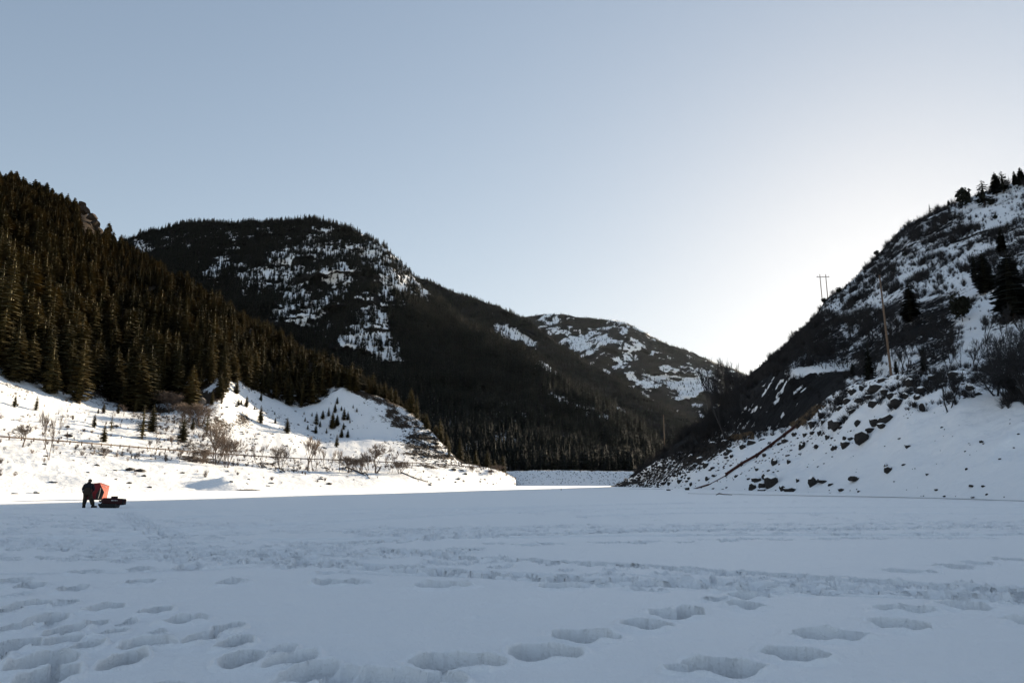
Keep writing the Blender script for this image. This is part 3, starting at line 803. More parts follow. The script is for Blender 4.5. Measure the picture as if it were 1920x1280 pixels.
def bare_tree(seed, levels=4, split=3, trunks=1, spread=.55, twist=.25, rt=.02, first=.3, upright=0.0, twig_r=.0022, fan=None):
    """leafless tree of height about 1: (trunk mesh, limb mesh, twig mesh)"""
    R = random.Random(seed); A, B, C_ = MB(), MB(), MB()
    def grow(p, d, l, r, lv, top):
        pts = [p]; q = p.copy(); dd = d.copy(); seg = 3 if lv < levels - 1 else 2
        for i in range(seg):
            dd = (dd + Vector((R.gauss(0, twist), R.gauss(0, twist), R.gauss(0, twist * .5) + upright)) * .45).normalized()
            q = q + dd * (l / seg); pts.append(q.copy())
        rr = [r * (1 - .4 * i / seg) for i in range(seg + 1)]
        if lv == levels: rr[-1] = r * .3
        tgt = A if lv == 0 else (B if lv < levels - 1 else C_)
        tgt.tube(pts, rr, 6 if lv == 0 else (4 if lv < levels - 1 else 3), cap=False)
        if lv >= levels: return
        n = split + (1 if R.random() < .5 else 0) + (1 if lv >= 2 else 0)
        for k in range(n):
            t = R.uniform(.35, 1.0) if k else 1.0
            i = min(seg - 1, int(t * seg)); base = pts[i].lerp(pts[i + 1], t * seg - i)
            a = R.uniform(0, 6.283); side = dd.orthogonal().normalized(); side = Matrix.Rotation(a, 3, dd) @ side
            nd = (dd + side * R.uniform(.5, 1.3) * spread + Vector((0, 0, upright))).normalized()
            grow(base, nd, l * R.uniform(.55, .82), max(twig_r, r * .6 * R.uniform(.7, 1)), lv + 1, top)
    for k in range(trunks):
        a = 6.283 * k / max(1, trunks) + R.uniform(-.5, .5); o = 0.03 if trunks > 1 else 0
        d = Vector((math.cos(a) * (.32 if trunks > 1 else .05), math.sin(a) * (.32 if trunks > 1 else .05), 1)).normalized()
        grow(Vector((math.cos(a) * o, math.sin(a) * o, -.02)), d, first * R.uniform(.85, 1.1), rt * R.uniform(.7, 1), 0, 1)
    out = []
    zmax = max([x[2] for x in A.v + B.v + C_.v])
    for m, nm in ((A, "trunk"), (B, "limbs"), (C_, "twigs")):
        m.v = [(x / zmax, y / zmax, z / zmax) for x, y, z in m.v]; out.append(m.mesh(nm, True))
    return out

BARE = {
    "round": bare_tree(1, 5, 3, 1, .75, .22, .022, .34, 0, .0028),
    "clump": bare_tree(2, 4, 3, 6, .5, .3, .010, .30, .10, .0022),
    "clump2": bare_tree(3, 4, 3, 7, .6, .35, .009, .26, .05, .0022),
    "slim": bare_tree(4, 4, 3, 2, .35, .2, .012, .5, .25, .0025),
    "vase": bare_tree(5, 5, 2, 2, .42, .16, .014, .30, .22, .0016),
    "vase2": bare_tree(6, 5, 2, 2, .40, .16, .014, .32, .25, .0016),
    "spread": bare_tree(7, 5, 3, 3, .95, .3, .02, .32, .02, .0014),
    "small": bare_tree(8, 4, 3, 2, .55, .25, .016, .36, .12, .003),
}
def bush_mesh(seed, n=46, w=.5, tw=.008):
    R = random.Random(seed); v = []; f = []
    for _ in range(n):
        a = R.uniform(0, 6.283); sp = abs(R.gauss(0, w)) ; l = R.uniform(.55, 1.0)
        d = Vector((math.cos(a) * sp, math.sin(a) * sp, 1)).normalized() * l
        p = Vector((math.cos(a) * .08 * R.random(), math.sin(a) * .08 * R.random(), -.05)); s = d.orthogonal().normalized() * tw
        m = p + d * .6 + Vector((R.gauss(0, .05), R.gauss(0, .05), 0)); b = len(v)
        v += [tuple(p - s), tuple(p + s), tuple(m - s * .7), tuple(m + s * .7), tuple(p + d)]; f += [(b, b + 1, b + 3), (b, b + 3, b + 2), (b + 2, b + 3, b + 4)]
        for k in range(3):
            q = p.lerp(m, R.uniform(.4, 1)); e = (d + Vector((R.gauss(0, .5), R.gauss(0, .5), R.gauss(0, .2))) * l).normalized() * l * R.uniform(.2, .4)
            b = len(v); s2 = e.orthogonal().normalized() * tw * .6; v += [tuple(q - s2), tuple(q + s2), tuple(q + e)]; f.append((b, b + 1, b + 2))
    me = bpy.data.meshes.new("bare_bush"); me.from_pydata(v, [], f); me.update(); return me
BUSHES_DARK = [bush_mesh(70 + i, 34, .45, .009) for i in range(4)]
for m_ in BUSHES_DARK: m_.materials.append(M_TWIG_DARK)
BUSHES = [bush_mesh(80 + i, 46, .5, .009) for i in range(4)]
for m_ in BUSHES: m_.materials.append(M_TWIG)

_bare_first = {}
def bare(loc, h, kind, rz, name, label, group=None, wid=1.0, mat=None, cat="tree"):
    mat = mat or M_TWIG; key = (kind, mat.name)
    if key in _bare_first:
        t = copy_tree(_bare_first[key]); t.name = name
        if "group" in t: del t["group"]
    else:
        t = thing(name, label, cat)
        for me, nm in zip(BARE[kind], ("trunk", "limbs", "twigs")):
            if me.materials and me.materials[0] != mat: me = me.copy(); me.materials.clear()
            if not me.materials: me.materials.append(mat)
            link(nm, me, t)
        _bare_first[key] = t
    t.location = loc; t.rotation_euler = (0, 0, rz); t.scale = (h * wid, h * wid, h)
    tag(t, label, cat, group); return t

# ------------------------------------------------------------------ forests far off (uncountable)
rng = np.random.RandomState(11)
def forest(name, label, sheet, n, keep, hmin, hmax, meshes, tmin=0, tmax=99, wid=(.85, 1.3), extra=None):
    P, c, T = sheet.scatter(n, rng, tmin, tmax)
    U, V = to_px(P)
    k = rng.rand(n) < keep(U, V, P, c, T)
    if extra is not None: k &= extra(U, V, P, c, T)
    P = P[k]; n = len(P)
    h = rng.uniform(hmin, hmax, n) * (1 + .25 * perlin(P / 60.)); w = rng.uniform(wid[0], wid[1], n)
    P = P - np.array([0, 0, .3])
    scatter_stuff(name, label, P, h, w, rng.uniform(0, 6.28, n), rng.randint(0, len(meshes), n), meshes)
    return n
def keep_std(U, V, P, c, T):
    return np.clip((c - .12) * 1.25, 0.38, 1) * ((U > -60) & (U < 2000))
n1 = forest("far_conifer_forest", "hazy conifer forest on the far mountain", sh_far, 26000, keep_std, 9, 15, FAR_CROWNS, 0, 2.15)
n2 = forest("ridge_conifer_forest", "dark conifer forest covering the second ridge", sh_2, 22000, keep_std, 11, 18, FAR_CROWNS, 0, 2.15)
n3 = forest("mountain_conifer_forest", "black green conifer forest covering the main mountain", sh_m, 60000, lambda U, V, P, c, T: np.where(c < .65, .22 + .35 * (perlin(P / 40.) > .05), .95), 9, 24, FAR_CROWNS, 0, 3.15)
print("forests", n1, n2, n3)

# ------------------------------------------------------------------ left hillside forest: the nearest 240 are single trees
N_SINGLE = 215
P, c, T = sh_b.scatter(36000, rng, 4.55, 7.2)
U, V = to_px(P)
dens = np.clip(.85 + .5 * fbm(P / 35., 2), .25, 1)
k = (U > -300) & (U < 960) & (rng.rand(len(P)) < dens * .8) & ~((T < 5.6) & (U > 640) & (U < 960) & (rng.rand(len(P)) < .35))
k &= (T > 4.97) | ((rng.rand(len(P)) < .30) & (U < 430) & (U > -60) & (T > 4.62)) | ((T > 4.88) & (rng.rand(len(P)) < .5) & (U < 800))
k &= ~((U > 835) & (rng.rand(len(P)) < .75))
k &= ~((U > 146) & (U < 196) & (V > 372) & (V < 452) & (P[:, 1] > 560))
P, T, U, V = P[k], T[k], U[k], V[k]
# keep neighbours apart
cell = {}; keep = []
for i in rng.permutation(len(P)):
    g_ = 6.6 if P[i, 1] < 330 else 5.6; q = (int(P[i, 0] / g_), int(P[i, 1] / g_), g_)
    if cell.get(q, 0) < 1: cell[q] = 1; keep.append(i)
keep = np.array(keep); P, T, U, V = P[keep], T[keep], U[keep], V[keep]
H = rng.uniform(7.5, 17.5, len(P)) * (1 + .45 * perlin(P / 30.)) * np.interp(P[:, 1], [220, 330, 480, 700], [1.45, 1.2, 1.0, 1.0]) * np.where(U > 700, .72, 1) * np.interp(U, [-300, 0, 400, 2000], [1.1, 1.1, 1, 1]) * np.interp(P[:, 1], [0, 300, 450, 700], [1.12, 1.05, .95, .85])
sz = H / P[:, 1] * ((U > -20) & (U < 900)) * (T < 6.05) * np.where(T < 4.97, 3, 1)
order = np.argsort(-sz); single = order[:N_SINGLE]; rest = order[N_SINGLE:]
low = sorted([i for i in single if T[i] < 5.09 and -5 < U[i] < 860], key=lambda i: U[i])[:55]
lowset = {int(i): k + 1 for k, i in enumerate(low)}
_zc = {}; firlab = {}
for i in sorted(single, key=lambda i: U[i]):
    if int(i) in lowset: firlab[int(i)] = "fir on the forest's lower edge, %s from the left along the snow" % ordinal(lowset[int(i)]); continue
    sz_ = "tall" if H[i] > 14.5 else ("short" if H[i] < 9.5 else "middling")
    zone = "above the far left rail" if U[i] < 130 else ("above the bright slope" if U[i] < 280 else ("above the brown thicket" if U[i] < 420 else ("above the shaded bowl" if U[i] < 640 else "on the rocky spur")))
    deep = "behind the edge row" if T[i] < 5.25 else "deeper in the forest"
    ph = "%s fir %s %s" % (sz_, deep, zone); _zc[ph] = _zc.get(ph, 0) + 1
    firlab[int(i)] = ph + ", %s from the left" % ordinal(_zc[ph])
def fir_label(i): return firlab[int(i)]
for i in single:
    conifer(tuple(P[i] - [0, 0, .2]), float(H[i]), float(rng.uniform(1.3, 2.0)), float(rng.uniform(0, 6.28)), CROWNS[rng.randint(len(CROWNS))], "fir_tree", fir_label(i), "firs of the left hillside forest")
MIDF = [recolour(conifer_crown(90 + i, 17, 9, .17 + .02 * i, .03, 1.15, 0, .58, 1), M_FIR_MID) for i in range(4)]
scatter_stuff("hillside_conifer_forest", "dense mass of firs climbing the left hillside", P[rest] - [0, 0, .2], H[rest] * .9, rng.uniform(1.3, 2.1, len(rest)), rng.uniform(0, 6.28, len(rest)), rng.randint(0, 4, len(rest)), MIDF)
print("left forest", len(single), len(rest))

# ------------------------------------------------------------------ single conifers on the open snow of the left side
def place_conifer(sheet, u, v, hpx, label, group, crowns=CROWNS, wid=1.0, name="fir_tree", dv=0):
    for e in (0, 2, -2, 4, -4, 7, 10):
        loc, n = sheet.at(u, v + e)
        if loc is not None: break
    if loc is None: print("missed", u, v); return None
    h = hpx * loc.y / F_PX * 1.03
    return conifer((loc.x, loc.y, loc.z - .02 * h), h, wid * random.uniform(.9, 1.1), random.uniform(0, 6.28), random.choice(crowns), name, label, group)
random.seed(5)
LEFT_SOLO = [
    (67,769,30,1.1,"small fir alone high on the bright left slope",0), (27,763,28,.9,"thin small fir near the top left end of the slope",0),
    (176,801,26,1,"small dark fir on the snow left of the brown sapling",0), (194,774,20,1,"little fir above the other small firs on the open slope",0),
    (184,775,11,1,"tiny fir beside a slightly taller one on the slope",0), (221,775,18,1.1,"squat fir just under the forest edge on the slope",0),
    (194,828,34,1.1,"dumpy brownish fir low on the slope with a long shadow",0), (208,808,34,.8,"thin brownish sapling behind the dumpy fir",1),
    (266,823,66,1.3,"open branched young fir showing daylight through its limbs",1), (285,808,50,1.1,"full green fir touching the open branched young fir",0),
    (253,772,24,1,"small fir at the foot of the forest edge",0), (342,828,48,1.15,"dark fir at the lower right tip of the forest",0),
    (361,805,22,1,"small fir between the shrubs under the forest tip",0), (387,818,50,.8,"ragged brown fir above the thick roadside bush",1),
    (357,766,84,1.2,"large fir at the forest edge beside the pale boulder",0), (412,746,46,1.1,"fir standing clear of the forest at the rim of the bowl",0),
    (397,759,28,.9,"slim fir left of the fir on the bowl rim",0), (415,757,18,1,"low fir in front of the fir on the bowl rim",0),
    (447,760,14,1.4,"low dark fir, left one of a close pair on the rim",0), (452,759,11,1.2,"low dark fir, right one of a close pair on the rim",0),
    (462,763,22,1,"small fir beside the close pair on the bowl rim",0), (443,738,32,1.1,"fir in blue shade just inside the bowl rim",0),
    (488,793,34,1.2,"tallest dark fir on the sunlit edge of the bowl",0), (538,812,30,1.2,"sunlit fir on the crest between bright slope and shaded bowl",0),
    (516,794,12,1.2,"tiny sunlit fir between the two larger crest firs",0), (631,838,24,1.2,"dark fir at the mouth of the bowl above the bare trees",0),
    (489,751,16,1.2,"dark fir against the snow near the top of the bowl",0), (781,784,44,1.1,"sunlit tall fir at the top of the rocky spur",0),
    (770,772,48,1.0,"sunlit fir behind the last fir on the rocky spur",0), (800,803,28,1.2,"small fir on the skyline of the rocky spur",0),
    (842,856,32,.9,"narrow olive fir on the skyline low on the rocky spur",0)]
for u, v, h, w, lab, op_ in LEFT_SOLO:
    place_conifer(sh_b, u, v, h, lab, "lone firs on the open left slope", OPEN_CROWNS if op_ else CROWNS, w * 1.45)
_nf = 0
for u, v, h in sorted(((577,805,10),(572,790,9),(593,795,24),(592,812,18),(623,803,32),(632,798,22),(605,785,17),(628,773,18),(616,780,18),(570,777,6),(515,777,6),(477,768,9),
                (645,787,24),(632,757,14),(652,787,17),(669,772,9),(656,793,10),(644,805,14),(640,820,18),(652,820,16),(624,802,26),(631,797,18),(600,800,12),(640,770,10),(612,812,10),(585,780,8),(662,765,8))):
    _nf += 1
    place_conifer(sh_b, u, v, h, "small fir on the shaded snow of the bowl, %s of the cluster from the left" % ordinal(_nf), "small firs scattered in the shaded bowl", CROWNS, 1.7)

# ------------------------------------------------------------------ right hill conifers
RIGHT_SOLO = [
    (1744,392,20,.9,"thin little fir on the skyline of the right hill",1,0), (1810,390,44,0,"broad round juniper on the skyline of the right hill",2,.75),
    (1846,384,54,1.5,"layered dark fir right of the round juniper on the skyline",1,0), (1860,384,16,0,"low dark juniper at the foot of the layered skyline fir",2,1),
    (1869,362,46,1.3,"dense fir on the skyline left of the sparse one",0,0), (1882,360,46,1.4,"sparse tiered fir with bare top on the skyline",1,0),
    (1904,346,30,1.3,"dark fir beside the dead snag on the skyline",0,0), (1916,346,38,1.5,"bushy fir at the top right end of the skyline",0,0),
    (1779,383,13,1.2,"tiny fir on the skyline between thin fir and juniper",0,0), (1697,482,13,0,"round dark juniper alone on the snow under the ledges",2,1.1),
    (1676,512,13,0,"small round juniper above the pole top",2,1.1), (1881,478,58,1.25,"tall dark fir on the snow below the skyline trees",0,0),
    (1830,524,58,.95,"slim dark fir left of the broad layered fir",0,0), (1850,547,86,1.2,"broad layered dark fir halfway up the right hill",0,0),
    (1902,595,138,1.25,"largest dark fir at the right edge of the hill",0,0), (1710,602,80,1.25,"dark cone shaped fir right of the leaning pole",0,0),
    (1805,602,60,0,"wide dark dome shaped tree in the middle of the hill",2,.72), (1866,411,10,0,"tiny dark juniper under the skyline junipers",2,1.2),
    (1632,716,74,.9,"dark narrow fir left of the foot of the pole",0,0), (1681,700,30,1.2,"short dark fir right of the foot of the pole",0,0),
    (1734,695,52,.9,"narrow fir among the bare trees at the hill foot",0,0), (1573,549,12,0,"small round bush of juniper on the skyline by the twin pole",2,1.1),
    (1545,567,10,0,"small juniper at the foot of the twin pole",2,1.3), (1644,478,10,0,"small juniper on the steep skyline step",2,1.3), (1600,705,30,1.1,"short dark fir above the dark cliff",0,0)]
for u, v, h, w, lab, kind, jw in RIGHT_SOLO:
    if kind == 2: place_conifer(sh_t, u, v + 1, h, lab, "junipers of the right hill", JUNIPERS, jw * 1.2, "juniper_tree")
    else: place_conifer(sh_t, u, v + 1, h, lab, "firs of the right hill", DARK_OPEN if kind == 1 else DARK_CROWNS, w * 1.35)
loc, _ = sh_t.at(1893, 348)
if loc:
    m = MB(); m.tube([(0, 0, -.5), (.1, 0, 3), (-.05, 0, 6.4)], [.12, .09, .02], 6); m.tube([(0, 0, 3.5), (.5, 0, 4.2)], [.04, .01], 4)
    o = m.build("dead_snag", M_BARK); o.location = loc; tag(o, "bare dead snag leaning on the skyline between the firs", "tree")

# ------------------------------------------------------------------ bare brush of the right hill (uncountable)
P, c, T = sh_t.scatter(34000, rng, 0.3, 3.1); U, V = to_px(P)
clump = fbm(P / 11., 3); k = (U > 1150) & (U < 2100) & (rng.rand(len(P)) < np.clip(.38 + c * .7 + 1.1 * clump, .14, 1))
clear = poly_mask(U, V, [(1470,692),(1592,686),(1592,697),(1500,706)], 6) + poly_mask(U, V, [(1370,712),(1560,700),(1592,708),(1560,780),(1380,815)], 10) * .55 + poly_mask(U, V, [(1805,600),(1840,570),(1850,640),(1830,690),(1800,690)], 10) * .5 + .75 * poly_mask(U, V, [(1790,385),(1920,345),(1920,400),(1800,405)], 10)
k &= rng.rand(len(P)) > clear
P = P[k]; U = U[k]; clump = clump[k]
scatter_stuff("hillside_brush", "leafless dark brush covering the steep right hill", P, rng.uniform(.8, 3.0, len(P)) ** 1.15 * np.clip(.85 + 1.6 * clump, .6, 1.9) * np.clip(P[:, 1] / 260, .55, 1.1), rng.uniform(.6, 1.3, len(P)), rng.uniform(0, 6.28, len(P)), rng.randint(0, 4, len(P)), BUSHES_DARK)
# frosted leafless thicket on the mountain's lower slope
P, c, T = sh_m.scatter(9000, rng, 0, 1.2); U, V = to_px(P); k = poly_mask(U, V, [(870,740),(1000,740),(1020,880),(870,884)], 20) > rng.rand(len(P)); P = P[k]
scatter_stuff("mountain_foot_brush", "pale leafless thicket at the foot of the dark mountain", P, rng.uniform(3, 7, len(P)), rng.uniform(.5, 1, len(P)), rng.uniform(0, 6.28, len(P)), rng.randint(0, 4, len(P)), BUSHES_DARK)
# left bank brush and grass tufts
P, c, T = sh_b.scatter(15000, rng, 0.3, 4.98); U, V = to_px(P)
vg = ((T > .85) & (T < 1.7)) * np.interp(U, [100, 180, 700, 960], [.2, .9, .9, .7]) + .05
rt = .6 * (fbm(P / 11., 3) > .18) * (T > 2.6) + .04 + .9 * poly_mask(U, V, [(250,790),(330,745),(420,770),(420,860),(370,860),(300,830)], 22)
k = (rng.rand(len(P)) < np.maximum(vg, rt) * .55) & (U > -200) & ~((U > 480) & (U < 720) & (T > 3.2)); P = P[k]; U = U[k]
scatter_stuff("bank_brush", "low brown brush and grass dotted along the left bank", P, rng.uniform(.4, 1.7, len(P)), rng.uniform(.6, 1.3, len(P)), rng.uniform(0, 6.28, len(P)), rng.randint(0, 4, len(P)), BUSHES)

# ------------------------------------------------------------------ bare trees and shrubs you can tell apart
LEFT_BARE = [
    (42,838,46,"round",1.0,"round bare bush behind the rail at the far left",1.25), (92,862,100,"slim",1.0,"slender twin stemmed bare tree in front of the rail",.8),
    (405,870,84,"clump",1.0,"thick dark clump of bare shrubs beside the road",.8), (425,876,60,"clump2",1.0,"paler bare shrub on the right of the dark roadside clump",.9),
    (378,868,30,"clump2",1.0,"low dark bush at the left foot of the roadside clump",1.5),
    (484,876,48,"slim",1.0,"short forked bare tree standing on the bank crest",1.0), (525,879,50,"clump",.9,"dense tan shrub between two bare trees on the crest",1.0),
    (577,882,66,"vase",1.0,"leaning dark stemmed bare tree, tallest on the crest",1.3), (590,882,60,"vase2",1.0,"pale bare tree just right of the leaning dark one",1.1),
    (615,884,48,"slim",1.0,"thin upright bare tree right of the pale one",1.1), (637,885,46,"vase2",1.0,"bare tree at the left end of the tan hedge",.8),
    (655,886,34,"clump2",1.0,"tan bare shrub in the left half of the hedge",1.4), (675,886,36,"clump",1.0,"tan bare shrub in the right half of the hedge",1.4),
    (688,886,44,"small",1.0,"bare sapling at the right end of the hedge",1.0), (704,887,58,"round",1.0,"round crowned pale bare tree by the broken log",1.1),
    (733,888,40,"slim",1.0,"frail bare sapling right of the round crowned tree",1.0), (750,888,26,"clump2",1.0,"low brown bush where the branchy log starts",1.5),
    (283,846,30,"small",1.0,"small bare shrub beside the rail in the middle of the bank",1.0), (322,838,26,"small",1.0,"small leafless bush above the rail near the forest tip",1.0),
    (195,858,22,"clump2",1.0,"pale twiggy shrub below the rail on the brushy verge",1.0), (885,885,14,"clump2",1.0,"small bare bush near the end of the lit bank",1.2),
    (935,884,14,"clump2",1.0,"brown bush at the very end of the lit bank",2.0), (920,890,12,"clump",1.0,"small dark bush under the end of the lit bank",1.2),
    (232,780,24,"small",1.0,"small bare shrub under the forest edge",1.0), (345,795,44,"clump",1.0,"brown thicket shrub at the tip of the forest",1.3), (375,800,48,"clump2",1.0,"brown thicket shrub right of the forest tip",1.2),
    (320,770,40,"clump2",1.0,"brown thicket shrub under the forest, left of the large fir",1.5)]
for u, v, h, kd, _, lab, w in LEFT_BARE:
    loc, n = sh_b.at(u, v)
    for e in (1, 2, 4, -2, -4):
        if loc is None: loc, n = sh_b.at(u, v + e)
    if loc is None: print("miss", u, v); continue
    nm, ct = ("bare_shrub", "shrub") if kd.startswith("clump") or "bush" in lab or "shrub" in lab else ("bare_tree", "tree")
    bare((loc.x, loc.y, loc.z - .1), h * loc.y / F_PX, kd, random.uniform(0, 6.28), nm, lab, "bare trees and shrubs of the left bank", w, M_TWIG, ct)
CENTRE = [(1344,826,150,"vase2","tall bare tree, leftmost of the group in the valley mouth",.75), (1372,820,160,"vase","tallest fan shaped bare tree in the valley mouth",1.0),
          (1358,824,120,"vase","shorter bare tree between the two tall ones in the valley mouth",.8), (1386,818,110,"vase2","bare tree on the right flank of the valley mouth group",.8),
          (1330,832,90,"vase2","low bare tree on the left flank of the valley mouth group",.8), (1320,838,60,"clump","dark bare shrub at the left foot of the valley mouth trees",1.1), (1350,828,60,"clump2","dark bare shrub under the valley mouth trees",1.3),(1400,816,70,"clump","dark bare shrub against the cliff right of the valley mouth trees",1.2)]
for u, v, h, kd, lab, w in CENTRE:
    loc, n = sh_s.at(u, v)
    for e in (2, 4, 7, 10):
        if loc is None: loc, n = sh_s.at(u, v + e)
    nm, ct = ("bare_shrub", "shrub") if kd.startswith("clump") else ("cottonwood_tree", "tree")
    if loc is not None:
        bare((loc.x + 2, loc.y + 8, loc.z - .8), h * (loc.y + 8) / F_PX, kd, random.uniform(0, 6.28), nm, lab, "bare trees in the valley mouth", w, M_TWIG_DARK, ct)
_nb = 0
for k in range(46):
    u = 1490 + 440 * (k + random.uniform(-.4, .4)) / 46; v = random.uniform(640, 712); h = random.uniform(34, 80)
    if 1800 < u < 1845: continue
    loc, n = sh_t.at(u, v)
    if loc is None: continue
    _nb += 1
    bare((loc.x, loc.y, loc.z - .1), h * loc.y / F_PX, random.choice(("small", "vase", "vase2", "slim")), random.uniform(0, 6.28), "bare_tree",
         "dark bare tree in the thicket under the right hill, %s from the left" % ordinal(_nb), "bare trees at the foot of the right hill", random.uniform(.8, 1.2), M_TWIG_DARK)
for u, v, h, kd, w, lab, sh in ((1830,694,62,"small",1.0,"bare tree standing alone in the snowy gap of the thicket",sh_t), (1779,770,84,"vase",1.1,"bare fan shaped shrub tree standing on the open right bank",sh_s),
                                (1905,748,150,"spread",1.0,"big sprawling bare tree leaning in from the right edge",sh_s), (1870,742,80,"spread",1.2,"lower sprawling bare tree left of the big one at the edge",sh_s),
                                (1940,760,190,"spread",1.0,"big bare tree mostly outside the right edge",sh_s), (1895,752,60,"clump2",1.6,"bare shrub tangled under the big sprawling tree",sh_s)):
    loc, n = sh.at(u, v)
    if loc is None: print("miss", u, v); continue
    bare((loc.x, loc.y, loc.z - .15), h * loc.y / F_PX, kd, random.uniform(0, 6.28), "bare_tree", lab, None, w, M_TWIG_DARK)
# ------------------------------------------------------------------ boulders
def rock_mesh(seed, sub=2, flat=.65, ang=.35, npl=7, dmin=.26, dmax=.42):
    bm = bmesh.new(); bmesh.ops.create_icosphere(bm, subdivisions=sub, radius=.5)
    R = np.random.RandomState(seed); off = R.rand(3) * 50
    planes = [(Vector(R.normal(size=3)).normalized(), R.uniform(dmin, dmax)) for _ in range(npl)]
    for v in bm.verts:
        for n, d in planes:                                 # broken faces
            q = v.co.dot(n)
            if q > d: v.co -= n * (q - d)
        s = 1 + ang * float(perlin(np.array(v.co) * 2.2 + off)); v.co *= s; v.co.z *= flat
    me = bpy.data.meshes.new("rock_body"); bm.to_mesh(me); bm.free(); me.materials.append(M_ROCK); return me
def cap_mesh(rock):
    """snow lying on the upper faces of a rock"""
    v = [tuple(x.co) for x in rock.vertices]; up = [p for p in rock.polygons if p.normal.z > .80]
    ids = sorted({i for p in up for i in p.vertices}); mp = {i: k for k, i in enumerate(ids)}
    top = [(v[i][0], v[i][1], v[i][2] + .055) for i in ids]; bot = [(v[i][0] * 1.0, v[i][1], v[i][2] - .01) for i in ids]; n = len(ids)
    f = [tuple(mp[i] for i in p.vertices) for p in up]; cnt = {}
    for p in f:
        for a, b in zip(p, p[1:] + p[:1]): cnt[(a, b)] = 1
    for (a, b) in list(cnt):
        if (b, a) not in cnt: f.append((b, a, a + n, b + n))
    me = bpy.data.meshes.new("snow_cap"); me.from_pydata(top + bot, [], f); me.polygons.foreach_set("use_smooth", [True] * len(f)); me.update(); me.materials.append(M_SNOWCAP); return me
ROCKS = [rock_mesh(s, 2) for s in range(8)]; CAPS = [cap_mesh(r) for r in ROCKS]
BIG = {
    (1665,786): "blocky boulder, right one of the snow covered pair high on the bank", (1645,791): "long dark boulder under a slab of snow, left of the blocky one",
    (1657,798): "flat dark boulder just below the snow covered pair", (1621,822): "large rounded boulder with a scoop of snow on its top", (1634,807): "oblong boulder resting against the large rounded one",
    (1572,795): "wide bowl shaped boulder near the top of the rocky slope", (1586,834): "angular boulder left of the large rounded one", (1666,882): "rounded boulder alone low on the open snow",
    (1662,873): "small boulder perched just above the lone rounded one", (1605,898): "long flat boulder near the shore", (1703,837): "small boulder alone in the middle of the open snow",
    (1447,905): "tallest block in the heap at the water's edge", (1411,914): "left block of the heap at the water's edge", (1431,911): "middle block of the heap at the water's edge",
    (1418,900): "flat block lying on top of the left of the heap", (1438,895): "pointed block on top of the heap", (1431,919): "flat slab under the heap, level with the ice",
    (1487,919): "long snow topped slab on the ice edge right of the heap", (1467,917): "single dark block between heap and long slab", (1324,872): "dark boulder alone on the left slope of the bank",
    (1454,867): "dark egg shaped boulder right of the pipe", (1275,902): "low rounded boulder at the left foot of the bank", (1841,828): "small boulder high on the smooth snow at the right",
    (1823,911): "flat stone near the ice at the right", (1825,933): "dark stone lying out on the ice at the right", (1506,834): "chunky boulder left of the bowl shaped one",
    (1410,830): "dark boulder beside the upper half of the pipe", (1472,827): "snow topped long boulder right of the pipe top", (1289,916): "dark block beside the lower end of the pipe", (1525,905): "jagged upright rock near the shore right of the heap"}
BOUL = [(1665,786,24,17),(1657,798,18,9),(1645,791,26,14),(1621,822,30,22),(1634,807,18,10),(1572,795,34,18),(1586,834,18,15),(1703,837,11,7),(1666,882,19,12),(1662,873,9,7),(1605,898,23,9),
    (1525,905,15,20),(1544,902,20,8),(1558,908,10,6),(1841,828,10,5),(1823,911,11,5),(1845,911,7,4),(1825,933,7,5),(1813,879,5,4),(1739,889,6,4),(1875,860,5,4),(1507,834,12,12),
    (1524,812,14,7),(1538,812,9,9),(1552,820,10,10),(1565,840,16,9),(1610,793,11,11),(1542,778,12,20),(1617,728,12,14),(1731,765,12,18),(1715,759,10,14),(1683,757,26,22),(1641,757,22,14),
    (1614,751,22,11),(1643,728,28,18),(1710,719,16,20),(1732,732,18,16),(1752,708,18,12),(1791,702,20,12),(1821,727,14,16),(1610,921,6,4),(1324,872,15,11),(1337,833,11,8),(1361,829,15,7),
    (1410,830,19,10),(1394,838,12,10),(1368,845,10,9),(1295,857,11,9),(1312,861,11,9),(1304,873,13,7),(1372,856,8,8),(1472,827,17,8),(1506,835,14,12),(1454,867,12,14),(1480,866,8,8),(1420,880,7,6),
    (1341,891,12,6),(1327,898,9,8),(1275,902,12,9),(1255,907,9,7),(1296,908,6,8),(1289,916,9,8),(1254,918,8,4),(1418,900,20,10),(1411,914,15,15),(1431,911,15,14),(1447,905,26,26),(1438,895,16,12),
    (1431,919,22,7),(1467,917,12,10),(1487,919,27,9),(1496,901,7,8),(1433,854,8,8),(1585,822,10,8),(1532,838,10,8),(1558,800,10,10),(1600,770,12,10),(1700,700,20,10),(1672,742,14,12),(1660,735,14,12),
    (1630,745,12,10),(1590,752,14,12),(1575,765,12,10),(1600,735,16,14),(1655,712,16,10),(1770,722,12,10),(1525,795,16,14),(1510,815,10,8),(1490,815,12,8),(1545,790,10,8),(1700,742,10,14),(1722,745,12,12)]
random.seed(9); seen = set(); _r0 = {}; _cnt = {}
